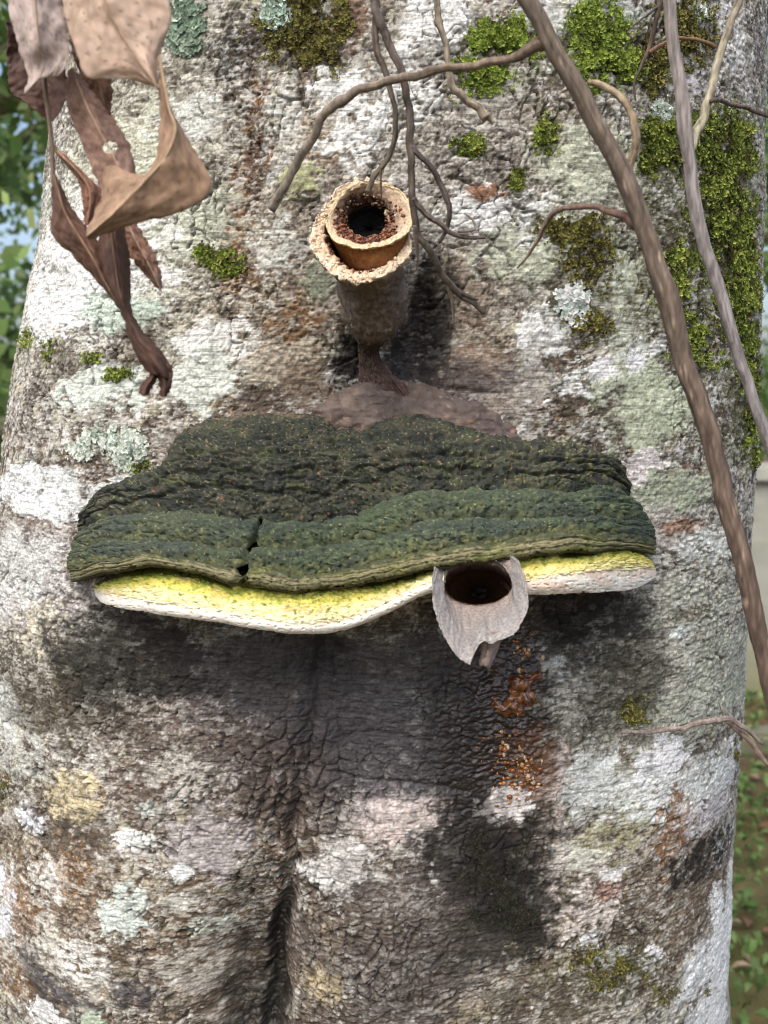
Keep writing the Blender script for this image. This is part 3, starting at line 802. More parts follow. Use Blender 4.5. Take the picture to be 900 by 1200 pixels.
shape_wave = 1 + 0.10 * np.sin(A * 9.0 + 0.6) + 0.06 * np.sin(A * 23)
L0 = loft_curve(C0, -6 + 0 * END + 4 * END, 4, 1)
L1 = loft_curve(C1, 48 * END * shape_wave + 3, 6, 2)
L2 = loft_curve(C2, 66 * END * shape_wave + 5, 6, 3)
L3 = loft_curve(C3, 80 * END * shape_wave + 6, 7, 4)
L4 = loft_curve(C4, 87 * END * shape_wave + 6, 3, 5)
LM0 = loft_curve(M0, 80 * END * shape_wave - 1, 3, 6)
LM1 = loft_curve(M1, 92 * END * shape_wave + 1, 2, 7)
LM2 = loft_curve(M2, 89 * END * shape_wave + 1, 1.5, 8)


def span(La, Lb, n, bulge, outd, prof=0.6):
    t = np.linspace(0, 1, n)[:, None, None]
    P = La[0][None] * (1 - t) + Lb[0][None] * t
    u = La[1][None] * (1 - t[..., 0]) + Lb[1][None] * t[..., 0]
    v = La[2][None] * (1 - t[..., 0]) + Lb[2][None] * t[..., 0]
    o = np.array(outd, float); o /= np.linalg.norm(o)
    prf = np.sin(np.pi * t ** prof) ** 0.75
    b = bulge * 0.001 * (0.35 + 0.65 * END)[None, :, None]
    return P + o * prf * b, u, v, np.broadcast_to(t[..., 0], u.shape)


def rough_up(P, u, v, lump, lump_sz, fine, seed, crack=True, t=None, bands=()):
    n = grid_normals(P)
    if n[..., 1].mean() > 0: n = -n
    x, y = u * 0.5, v * 0.8
    w1 = fbm(x / 18, y / 10, 3, seed)
    f1, f2, fid = worley((x + w1 * 4) / lump_sz, (y + w1 * 3) / (lump_sz * 0.8), seed + 3)
    g1_, g2_, _ = worley((x + w1 * 2) / (lump_sz * 0.42), (y + w1) / (lump_sz * 0.36), seed + 5)
    h = lump * ((1 - f1 * 1.2) + w1 * 0.9 + 0.4 * (fid - .5)) + fine * ((1 - g1_ * 1.3) + fbm(x / 2.4, y / 2.2, 2, seed + 8))
    pit = sstep(0.78, 0.86, fbm(x / 2.6, y / 2.6, 2, seed + 11) + 0.35)
    h -= pit * 1.1 + sstep(.14, .0, f2 - f1) * lump * .9 * sstep(-.3, .4, w1)
    for (bt, bw, bd) in bands:
        h -= bd * np.exp(-((t - bt + .05 * w1 + .05 * fbm(u / 55, 0 * u + bt * 9, 3, seed + 20)) / bw) ** 2) * sstep(-.9, .1, fbm(u / 38, v / 50, 2, seed + 21) + .1)
    if crack:
        Cc = catmull([(306, 612), (303, 630), (295, 645), (288, 656), (284, 672), (284, 692)], 60)
        wc = 3 * fbm(u / 9, v / 9, 2, 555)
        d = np.min((u[..., None] + wc[..., None] - Cc[:, 0]) ** 2 + ((v[..., None] - Cc[:, 1]) * 0.8) ** 2, -1)
        wd = np.interp(v, [610, 640, 670, 695], [2.2, 3.4, 4.6, 4.0])
        h -= 6.5 * np.exp(-d / wd ** 2)
    return P + n * (h * 0.001)[..., None], f1, f2 - f1, w1, pit


fung = empty('bracket_fungus', tuple(L1[0][NA // 2] * np.array([1, 0, 1])), 'wide dark green bracket fungus with bright yellow edge growing across the trunk', 'fungus')


def shade(c, *layers):
    K_ = np.ones(layers[0][0].shape + (3,)) * lin(c)
    for m, cc in layers:
        K_ += (lin(cc) - K_) * np.clip(m, 0, 1)[..., None]
    return K_


def build_span(name, La, Lb, n, bulge, outd, lump, lsz, fine, seed, colfn, mat='fungus', crack=True, prof=0.6, gap=None, bands=()):
    P, u, v, t = span(La, Lb, n, bulge, outd, prof)
    P, f1, fe, w1, pit = rough_up(P, u, v, lump, lsz, fine, seed, crack, t, bands)
    nz = fbm(u / 9, v / 5, 3, seed + 60); nf = fbm(u / 3.2, v / 2.6, 3, seed + 70)
    nl = fbm(u / 60, v / 22, 3, seed + 80)
    c = colfn(u, v, t, nz, nf, nl, f1, pit)
    c = np.clip(c * (1 + 0.22 * nf + 0.12 * nz)[..., None], 0.008, 0.85)
    keep = None
    if gap:
        uu = u[:-1, :-1]
        keep = ~((uu > gap[0]) & (uu < gap[1]))
    return obj(name, mesh_from(name, P, grid_faces(*u.shape, keep=keep), MAT[mat], c), fung)


UPF = (0, -0.62, 0.78)


def col_cap(u, v, t, nz, nf, nl, f1, pit):
    b1 = fbm(u / 30, v / 9, 4, 501); b2 = fbm(u / 16, v / 8, 4, 503)
    return shade((52, 56, 48), (sstep(0, .5, nl) * .7, (74, 74, 62)), (sstep(-.05, -.5, nl) * .7, (44, 46, 44)), (sstep(.1, .45, b1) * .55, (72, 80, 50)), (sstep(.15, .5, b2) * .5, (86, 82, 66)), (sstep(-.15, -.5, b2) * .6, (40, 42, 38)),
                 (sstep(.74, .8, fbm(u / 10, v / 4, 2, 502)) * .7, (150, 104, 76)), (sstep(.48, .58, nf) * .6, (136, 130, 96)), (sstep(.86, 1, 1 - t + .14 * nz) * .8, (116, 96, 80)), (sstep(520, 700, u) * sstep(.1, .4, nz) * .4, (110, 106, 66)))


def col_tier(g):
    def fn(u, v, t, nz, nf, nl, f1, pit):
        left = sstep(330, 200, u)
        return shade((64, 73, 58), (sstep(-.2, .4, nl) * .6, (72, 84, 62)), (left * .55, (72, 78, 62)), (sstep(.25, .55, nz) * .45, (94, 100, 68)), (sstep(.8, 1.0, t + .2 * nz) * (.3 + .3 * g), (112, 112, 74)),
                     (sstep(.52, .62, nf) * .6, (150, 140, 92)), (sstep(.0, -.4, nl) * .4, (52, 62, 62)))
    return fn


def col_lip(u, v, t, nz, nf, nl, f1, pit):
    return shade((72, 76, 54), (sstep(.3, .5, t + .2 * nz) * .75, (132, 126, 96)), (sstep(.72, .95, t + .15 * nz) * .9, (66, 66, 38)), (sstep(.1, .5, nl) * .4, (104, 112, 52)))


def col_margin(u, v, t, nz, nf, nl, f1, pit):
    right = sstep(590, 620, u)
    m1 = fbm(u / 14, v / 7, 4, 511); m2 = fbm(u / 7, v / 4, 3, 512); m3 = fbm(u / 34, v / 12, 3, 513)
    return shade((216, 204, 100), (sstep(.30, .72, t + .28 * m1) * .9 * (1 - .4 * right), (236, 222, 170)), (sstep(.0, .3, m1 + .35 - 1.1 * t) * .85, (156, 168, 58)), (sstep(.12, .3, m2 + .3 * m3 - .35 * t + .05) * .7, (188, 192, 70)),
                 (sstep(.20, .0, t - .12 * m1) * .8, (84, 94, 46)), (sstep(.34, .46, m2 + .2 * m3) * .7, (104, 116, 52)), (sstep(.3, .5, m3) * .5, (226, 188, 128)), (sstep(.45, .55, nf) * .5, (206, 214, 190)), (sstep(.88, 1, t) * .8, (240, 230, 204)))


def col_white(u, v, t, nz, nf, nl, f1, pit):
    right = sstep(590, 620, u)
    return shade((238, 230, 218), (sstep(.25, .0, t) * .7, (226, 202, 158)), (right * sstep(.2, .6, nl + .3) * .5, (216, 184, 160)), (sstep(.7, 1, t) * .5, (232, 226, 222)))


def col_pore(u, v, t, nz, nf, nl, f1, pit):
    return shade((196, 166, 134), (sstep(0, .5, nz) * .5, (214, 190, 160)), (sstep(.3, .9, t), (150, 116, 88)))


build_span('cap', L0, L1, 190, 15, UPF, 1.7, 11.0, 0.95, 601, col_cap, prof=1.1, bands=((.22, .03, 1.6), (.40, .028, 2.6), (.56, .022, 2.8), (.70, .022, 3.4), (.84, .022, 3.2)))
build_span('growth_ridge', L1, L2, 80, 8.5, UPF, 1.0, 9.0, 0.55, 611, col_tier(0), prof=1.35, bands=((.34, .05, 1.6), (.68, .05, 1.2)))
build_span('growth_ridge', L2, L3, 70, 6.5, UPF, 0.9, 9.0, 0.5, 621, col_tier(1), prof=1.2, bands=((.5, .06, 1.4),))
build_span('cap_lip', L3, L4, 50, 3.2, (0, -0.8, 0.6), 0.5, 9.0, 0.35, 631, col_lip, prof=0.8, bands=((.5, .06, 1.0), (.8, .05, .8)))


def back_of(L, dy, dz):
    return (L[0] + np.array([0, dy, dz]) * (0.15 + 0.85 * END)[:, None], L[1], L[2] + 4)


build_span('cap_underside', L4, back_of(L4, 0.014, -0.0035), 16, 1.0, (0, -0.3, -1), 0.4, 6, 0.3, 641, lambda u, v, t, nz, nf, nl, f1, pit: shade((66, 62, 40), (t, (52, 46, 34))))
build_span('margin', LM0, LM1, 60, 3.2, (0, -0.9, 0.35), 0.9, 8.0, 0.5, 651, col_margin, 'margin', crack=False, prof=0.7, gap=(519, 601))
build_span('white_edge', LM1, LM2, 24, 2.2, (0, -1, -0.1), 0.10, 9.0, 0.05, 661, col_white, 'margin', crack=False, prof=1.0, gap=(519, 601))
_under = []
for p, u, v in zip(*LM2):
    _under.append(np.array([p[0] * 0.985, min(base_y(u, min(v + 20, 1190)) + 0.006, 0.2), p[2] + 0.004]))
LP = (np.array(_under), LM2[1], LM2[2] + 8)
build_span('pore_surface', LM2, LP, 50, 5, (0, 0, -1), 0.3, 10, 0.2, 671, col_pore, 'margin', crack=False, prof=1.0, gap=(519, 601))
_top = (LM0[0] + np.array([0, 0.03, 0.004]) * END[:, None], LM0[1], LM0[2] - 3)
build_span('margin_inner', _top, LM0, 14, 0, (0, 0, 1), 0.1, 9, 0.1, 681, lambda u, v, t, nz, nf, nl, f1, pit: shade((110, 112, 48), (t, (140, 150, 46))), 'margin', crack=False, gap=(519, 601))


# ------------------------------------------------------------------ nest entrance tubes
NRG = 128
TH = np.linspace(0, 2 * np.pi, NRG, endpoint=False)


def ring(cu, cv, rx, ry, Y, tilt=0.0, jit=0.0, seed=0):
    """ring of points; angle 0 = right, pi/2 = bottom (towards the viewer); tilt brings the bottom forward"""
    k = 1 + jit * fbm(np.cos(TH) * 2 + seed, np.sin(TH) * 2 + seed * 3.1, 3, 700 + seed)
    return np.stack([px3(cu + rx * math.cos(a) * kk, cv + ry * math.sin(a) * kk, Y - tilt * math.sin(a)) for a, kk in zip(TH, k)])


def ring_poly(pts, jag=0.0, seed=0):
    """closed ring through (u, v, Y) points, first point on the right going clockwise in the picture"""
    P = np.array(pts + pts[:1], float)
    E = np.vstack([P[-2], P, P[1]])
    out = []
    for i in range(1, len(E) - 2):
        t = np.linspace(0, 1, 30, endpoint=False)[:, None]
        a, b, c, d = E[i - 1], E[i], E[i + 1], E[i + 2]
        out.append(0.5 * (2 * b + (c - a) * t + (2 * a - 5 * b + 4 * c - d) * t ** 2 + (3 * b - a - 3 * c + d) * t ** 3))
    C = np.vstack(out + [P[:1]])
    cu, cv = C[:, 0].mean(), C[:, 1].mean()
    ang = np.unwrap(np.arctan2(C[:, 1] - cv, C[:, 0] - cu))
    ang -= round(ang[0] / (2 * np.pi)) * 2 * np.pi
    aa = np.r_[ang - 2 * np.pi, ang, ang + 2 * np.pi]
    C3_ = np.vstack([C, C, C]); o = np.argsort(aa)
    R = np.stack([np.interp(TH, aa[o], C3_[o][:, k]) for k in range(3)], -1)
    if jag:
        j = fbm(TH * 2.4, TH * 0 + seed, 5, 710 + seed, gain=.65)
        j[-6:] *= np.linspace(1, 0, 6); j[:6] *= np.linspace(0, 1, 6)
        R[:, 0] += jag * j * np.cos(TH); R[:, 1] += jag * j * np.sin(TH)
    return np.stack([px3(*r) for r in R])


def loft_rings(name, rings, cols, mat, parent, sub=7, rough=0.0, seed=0, wrap_end=False):
    R = np.array(rings)
    n = (len(R) - 1) * sub + 1
    t = np.linspace(0, len(R) - 1, n)
    E = np.concatenate([2 * R[:1] - R[1:2], R, 2 * R[-1:] - R[-2:-1]])
    i = np.minimum(t.astype(int), len(R) - 2); f = (t - i)[:, None, None]
    a, b, c, d = E[i], E[i + 1], E[i + 2], E[i + 3]
    P = 0.5 * (2 * b + 0.7 * (c - a) * f + (2 * a - 5 * b + 4 * c - d + 0.3 * (c - a) * 1.0) * f ** 2 + (3 * b - a - 3 * c + d - 0.0 * a) * f ** 3) if False else b + (c - b) * (f * f * (3 - 2 * f) * 0.35 + f * 0.65)
    X = np.cos(TH)[None] * 3 + 0 * t[:, None]; Yy = np.sin(TH)[None] * 3 + t[:, None] * 1.3
    nn = fbm(X * 2.2 + Yy * 0.7, Yy * 2.0 - X, 4, 720 + seed)
    ng = fbm(X * 4.5, Yy * 2.2 + t[:, None] * 2.2, 3, 730 + seed)
    Nn = np.cross(np.roll(P, -1, 1) - np.roll(P, 1, 1), np.gradient(P, axis=0))
    Nn /= np.linalg.norm(Nn, axis=-1, keepdims=True) + 1e-12
    P = P + Nn * ((nn * rough + ng * rough * 0.45) * 0.001)[..., None]
    Cc = np.stack([np.interp(t, np.arange(len(R)), lin(np.array(cols, float))[:, k]) for k in range(3)], -1)[:, None, :] * np.ones((1, NRG, 1))
    Cc = np.clip(Cc * (1 + 0.25 * nn + 0.2 * ng)[..., None], 0.006, 0.8)
    return obj(name, mesh_from(name, P, grid_faces(n, NRG, wrap=True), MAT[mat], Cc), parent), P


tube = empty('nest_entrance_tube', tuple(px3(437, 400, 0.0)), 'pale beige waxy funnel with a double rim above the green bracket fungus', 'nest tube')
orim = [(481, 285, -.050), (474, 308, -.060), (452, 322, -.070), (420, 331, -.075), (394, 324, -.074), (374, 305, -.068), (363, 286, -.060), (368, 262, -.050), (386, 232, -.042), (410, 212, -.034), (445, 213, -.032), (474, 232, -.036)]
orim_in = [(470, 285, -.048), (464, 303, -.057), (446, 313, -.066), (420, 320, -.071), (402, 313, -.070), (388, 298, -.064), (380, 282, -.058), (382, 262, -.048), (394, 240, -.042), (414, 222, -.036), (444, 223, -.034), (466, 240, -.037)]
loft_rings('outer_funnel', [
    ring(446, 462, 34, 18, .012), ring(440, 442, 19, 10, .006, .002, .15, 11), ring(435, 424, 12, 8, .004, .002, .2, 12), ring(432, 408, 10, 6, .002, .002, .2, 13), ring(435, 398, 15, 7, -.001, .004, .2, 1), ring(440, 388, 24, 13, -.008, .010, .22, 2), ring(440, 366, 34, 22, -.017, .014, .26, 3),
    ring(437, 340, 39, 27, -.027, .018, .20, 4), ring(434, 320, 37, 27, -.030, .026, .08, 5), ring(427, 300, 45, 31, -.036, .030, .06, 6),
    ring_poly(orim, 6.5, 1), ring_poly(orim_in, 3.5, 2), ring(432, 296, 40, 26, -.035, .026), ring(434, 312, 34, 22, -.030, .018)],
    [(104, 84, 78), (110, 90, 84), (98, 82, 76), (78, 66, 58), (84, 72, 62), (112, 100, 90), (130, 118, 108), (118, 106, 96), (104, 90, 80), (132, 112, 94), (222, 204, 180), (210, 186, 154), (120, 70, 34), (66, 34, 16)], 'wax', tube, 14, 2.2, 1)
irim = [(483, 262, -.050), (466, 281, -.058), (432, 291, -.066), (404, 287, -.065), (386, 276, -.058), (384, 254, -.048), (398, 228, -.042), (424, 212, -.038), (452, 214, -.037), (476, 230, -.041)]
irim_in = [(479, 260, -.048), (463, 276, -.055), (432, 286, -.062), (406, 282, -.061), (390, 272, -.055), (388, 254, -.047), (401, 231, -.042), (425, 216, -.038), (451, 218, -.037), (473, 232, -.041)]
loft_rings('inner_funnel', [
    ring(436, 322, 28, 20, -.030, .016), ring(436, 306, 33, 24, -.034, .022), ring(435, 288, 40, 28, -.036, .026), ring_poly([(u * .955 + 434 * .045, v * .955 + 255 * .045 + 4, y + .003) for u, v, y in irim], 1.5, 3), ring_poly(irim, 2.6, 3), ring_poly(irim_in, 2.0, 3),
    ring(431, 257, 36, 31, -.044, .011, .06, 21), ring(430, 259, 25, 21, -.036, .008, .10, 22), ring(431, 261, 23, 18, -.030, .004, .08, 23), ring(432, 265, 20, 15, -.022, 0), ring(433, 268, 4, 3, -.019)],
    [(52, 28, 13), (72, 38, 16), (98, 56, 24), (138, 90, 42), (220, 198, 156), (204, 184, 156), (166, 142, 120), (74, 54, 42), (26, 18, 14), (10, 7, 5), (8, 5, 4)], 'wax', tube, 8, 1.0, 2)  # shallow throat runs to black, the hole's depth shade painted in


def grains(name, centers, radii, colors, parent, mat='grain'):
    """many little rounded grains, joined: octahedra pushed to spheres"""
    base = np.array([(1, 0, 0), (-1, 0, 0), (0, 1, 0), (0, -1, 0), (0, 0, 1), (0, 0, -1)], float)
    tri = np.array([(0, 2, 4), (2, 1, 4), (1, 3, 4), (3, 0, 4), (2, 0, 5), (1, 2, 5), (3, 1, 5), (0, 3, 5)])
    vs, fs = base.tolist(), []
    mid = {}

    def mp(a, b):
        k = (min(a, b), max(a, b))
        if k not in mid:
            m = np.array(vs[a]) + np.array(vs[b]); vs.append((m / np.linalg.norm(m)).tolist()); mid[k] = len(vs) - 1
        return mid[k]
    for a, b, c in tri:
        ab, bc, ca = mp(a, b), mp(b, c), mp(c, a)
        fs += [(a, ab, ca), (ab, b, bc), (ca, bc, c), (ab, bc, ca)]
    S = np.array(vs); Fq = np.array(fs)
    n = len(centers)
    sc_ = RNG.uniform(.55, 1.6, (n, 1, 3))
    V = centers[:, None] + S[None] * radii[:, None, None] * sc_
    Fa = (Fq[None] + (np.arange(n) * len(S))[:, None, None]).reshape(-1, 3)
    Cc = np.repeat(colors, len(S), 0)
    return obj(name, mesh_from(name, V, Fa, MAT[mat], Cc), parent, kind='stuff')


def ring_grains(n, ra, rb, t0, t1, a0, a1, rmm, cset):
    Ra, Rb = ra, rb
    c, r, k = [], [], []
    for _ in range(n):
        a = RNG.uniform(a0, a1) % (2 * np.pi); t = RNG.uniform(t0, t1)
        i = int(a / (2 * np.pi) * NRG) % NRG
        p = Ra[i] * (1 - t) + Rb[i] * t + RNG.normal(0, 0.0005, 3)
        c.append(p); r.append(rmm * RNG.uniform(.35, 1.45) * .001)
        k.append(lin(cset[RNG.integers(len(cset))]) * RNG.uniform(.7, 1.25))
    return np.array(c), np.array(r), np.array(k)


amber_set = [(112, 64, 38), (132, 80, 52), (88, 48, 28), (160, 114, 86), (66, 38, 26), (142, 92, 62)]
g_a = ring_grains(560, ring_poly(irim_in), ring(430, 259, 24, 20, -.037, .008), .15, 1.0, -0.25, math.pi + .3, 0.72, amber_set)
g_b = ring_grains(170, ring_poly(orim_in), ring(432, 296, 40, 26, -.040, .02), .0, .6, math.pi * .4, math.pi * 1.05, 0.72, amber_set)
g_c = ring_grains(130, ring_poly(irim_in), ring(430, 259, 24, 20, -.037, .008), .45, 1.0, math.pi, 2 * math.pi, 0.9, [(60, 40, 30), (180, 156, 130), (84, 56, 42), (70, 46, 34)])
grains('amber_grain', np.vstack([g_a[0], g_b[0], g_c[0]]), np.r_[g_a[1], g_b[1], g_c[1]], np.vstack([g_a[2], g_b[2], g_c[2]]), tube)
# crumbs of pale wax along the ragged outer rim
_r1 = ring_poly(orim, 3.5, 1); _r2 = ring_poly(orim_in, 1.5, 2)
g_d = ring_grains(230, _r1, _r2, -.05, .9, math.pi * .2, math.pi * 1.25, 0.7, [(236, 216, 190), (226, 204, 174), (214, 190, 158), (240, 226, 204)])
grains('rim_crumb', *g_d, tube)

# lower tube, under the cap
tube2 = empty('nest_entrance_tube', tuple(px3(560, 700, -0.02)), 'grey papery trumpet with a torn drooping lip poking out below the yellow edge', 'nest tube')
lrim = [(619, 700, -.112), (616, 722, -.117), (602, 742, -.122), (578, 753, -.126), (566, 752, -.127), (555, 766, -.130), (551, 779, -.132), (538, 771, -.130), (524, 752, -.126), (513, 728, -.121), (506, 700, -.114), (507, 676, -.104), (516, 657, -.092), (558, 645, -.082), (600, 650, -.088), (614, 674, -.104)]
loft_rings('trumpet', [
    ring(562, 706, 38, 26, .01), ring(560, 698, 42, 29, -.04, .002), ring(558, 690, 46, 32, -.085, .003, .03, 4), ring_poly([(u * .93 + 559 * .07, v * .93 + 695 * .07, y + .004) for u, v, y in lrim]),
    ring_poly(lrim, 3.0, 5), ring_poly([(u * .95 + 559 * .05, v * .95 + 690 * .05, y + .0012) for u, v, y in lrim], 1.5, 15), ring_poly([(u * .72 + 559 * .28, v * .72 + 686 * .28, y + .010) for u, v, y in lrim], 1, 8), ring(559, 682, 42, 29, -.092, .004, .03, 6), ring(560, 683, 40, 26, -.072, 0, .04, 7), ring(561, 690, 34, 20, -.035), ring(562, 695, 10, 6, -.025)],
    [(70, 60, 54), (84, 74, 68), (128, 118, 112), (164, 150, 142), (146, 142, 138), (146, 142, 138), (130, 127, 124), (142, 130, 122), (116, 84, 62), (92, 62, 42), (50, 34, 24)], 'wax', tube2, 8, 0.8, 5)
# a strip of torn wall hanging behind the lip
_fl = catmull([(560, 742, -.118), (566, 760, -.117), (563, 778, -.118)], 14); _fr = catmull([(588, 740, -.116), (582, 760, -.114), (571, 784, -.117)], 14)
_tt = np.linspace(0, 1, 12)
FP = np.array([[px3(*(l * (1 - t) + r * t - np.array([0, 0, .004 * math.sin(t * 3.14)]))) for t in _tt] for l, r in zip(_fl, _fr)])
FP += (fbm(np.arange(14)[:, None] / 3 + 0 * _tt, _tt * 4 + 0 * np.arange(14)[:, None], 3, 900) * .0012)[..., None]
flap_me = mesh_from('torn_flap', FP, grid_faces(14, 12), MAT['wax'], np.ones((14 * 12, 3)) * lin((138, 122, 114)))
flap = obj('torn_flap', flap_me, tube2)
_m = flap.modifiers.new('thick', 'SOLIDIFY'); _m.thickness = 0.0012


# ------------------------------------------------------------------ things moulded onto the bark
def skin_patch(name, u0, u1, v0, v1, step, thick, colfn, mat, parent=None, **kw):
    us, vs = np.arange(u0, u1, step), np.arange(v0, v1, step)
    U, Vv = np.meshgrid(us, vs)
    T = thick(U, Vv)
    P = np.zeros(U.shape + (3,)); ok = np.zeros(U.shape, bool)
    Nn = np.zeros_like(P)
    for i in range(U.shape[0]):
        for j in range(U.shape[1]):
            l, n = hit(U[i, j], Vv[i, j])
            if l is not None:
                P[i, j] = l; Nn[i, j] = n; ok[i, j] = True
    for _ in range(6):
        Nn[1:-1, 1:-1] = (Nn[1:-1, 1:-1] + Nn[2:, 1:-1] + Nn[:-2, 1:-1] + Nn[1:-1, 2:] + Nn[1:-1, :-2]) / 5
    Nn /= np.linalg.norm(Nn, axis=-1, keepdims=True) + 1e-9
    for _ in range(int(kw.pop('relax', 0))):
        P[1:-1, 1:-1] = (P[1:-1, 1:-1] + P[2:, 1:-1] + P[:-2, 1:-1] + P[1:-1, 2:] + P[1:-1, :-2]) / 5
    P = P + Nn * (T * 0.001)[..., None]
    m = (T > -1.2) & ok
    keep = m[:-1, :-1] & m[1:, :-1] & m[1:, 1:] & m[:-1, 1:]
    C = colfn(U, Vv, T)
    me = mesh_from(name, P, grid_faces(*U.shape, keep=keep), MAT[mat], np.clip(C, 0.008, .8))
    return obj(name, me, parent, **kw)


def poly_sdf(U, V_, pts):
    pts = np.array(pts, float)
    d = np.full(U.shape, 1e9); inside = np.zeros(U.shape, bool)
    for i in range(len(pts)):
        a, b = pts[i], pts[(i + 1) % len(pts)]
        e = b - a
        t = np.clip(((U - a[0]) * e[0] + (V_ - a[1]) * e[1]) / (e @ e), 0, 1)
        d = np.minimum(d, np.hypot(U - a[0] - t * e[0], V_ - a[1] - t * e[1]))
        c = ((a[1] > V_) != (b[1] > V_)) & (U < (b[0] - a[0]) * (V_ - a[1]) / (b[1] - a[1] + 1e-12) + a[0])
        inside ^= c
    return np.where(inside, d, -d)


MOUND = [(426, 446), (452, 440), (480, 447), (520, 458), (565, 474), (600, 500), (622, 530), (560, 540), (430, 530), (372, 505), (366, 480), (392, 462), (412, 452)]


def mound_t(U, V_):
    s = poly_sdf(U, V_, MOUND) + 5 * fbm(U / 18, V_ / 14, 3, 801)
    t = np.where(s > 0, np.sqrt(np.clip(s, 0, 30) / 30) * (7 + 3 * np.exp(-((U - 440) / 24) ** 2)), s * 0.5)
    return t + np.where(s > 0, 1.3 * fbm(U / 26, V_ / 9, 3, 802) + .35 * fbm(U / 6, V_ / 4, 2, 803), 0)


def mound_c(U, V_, T):
    n = fbm(U / 20, V_ / 12, 4, 804); n2 = fbm(U / 6, V_ / 5, 3, 805)
    return shade((98, 86, 78), (sstep(.0, .5, n) * .6, (124, 108, 96)), (sstep(-.1, -.5, n) * .6, (86, 72, 68)), (sstep(470, 400, V_) * .5, (88, 76, 74)), (np.exp(-((U - 470 - (V_ - 400) * 1.1) / 26) ** 2) * .5, (66, 58, 60)), (sstep(.58, .66, n2) * .5, (166, 150, 140)), (sstep(.3, .5, fbm(U / 14, V_ / 10, 3, 806)) * sstep(480, 500, V_) * .8, (172, 134, 104)))


skin_patch('tube_base', 360, 630, 386, 545, 1.7, mound_t, mound_c, 'mound', tube, relax=3)

BL = [(604, 800, 13, 8), (616, 796, 10, 6), (628, 793, 9, 5), (612, 812, 15, 8), (622, 820, 12, 8), (600, 826, 14, 7), (588, 830, 12, 6), (580, 822, 8, 4), (608, 834, 10, 5)]


def amber_t(U, V_):
    wu = U + 7 * fbm(U / 13, V_ / 13, 3, 812); wv = V_ + 7 * fbm(U / 13 + 9, V_ / 13, 3, 813)
    t = np.zeros(U.shape)
    for (a, b, r, h) in BL:
        t += .75 * h * np.exp(-1.6 * (((wu - a) / r) ** 2 + ((wv - b) / (r * .8)) ** 2))
    return t - 2.2 + .8 * fbm(U / 5, V_ / 4, 3, 810)


resin = skin_patch('resin_drip', 562, 648, 776, 852, 1.0, amber_t, lambda U, V_, T: shade((98, 58, 30), (sstep(0, .4, fbm(U / 9, V_ / 7, 3, 811)) * .8, (146, 94, 54)), (sstep(-.05, -.4, fbm(U / 9, V_ / 7, 3, 811)) * .7, (70, 38, 18)), (sstep(1.2, -.5, T) * .6, (66, 40, 24))), 'amber', None, relax=2,
           label='glossy amber resin lump oozing on the dark bark below the torn grey trumpet', cat='resin')

_bc, _br, _bk = [], [], []
for (bu, bv, bru, brv, bn) in ((605, 905, 34, 34, 90), (610, 765, 26, 30, 26), (585, 865, 30, 24, 22)):
    for _ in range(bn):
        l_, n_ = hit(bu + RNG.normal(0, .5) * bru, bv + RNG.normal(0, .5) * brv)
        if l_ is None: continue
        _bc.append(l_ + n_ * .0004); _br.append(RNG.uniform(.0005, .0016)); _bk.append(lin([(150, 88, 34), (120, 66, 26), (176, 120, 60), (196, 164, 130)][RNG.integers(4)]))
grains('resin_bead', np.array(_bc), np.array(_br), np.array(_bk), resin, 'amber')
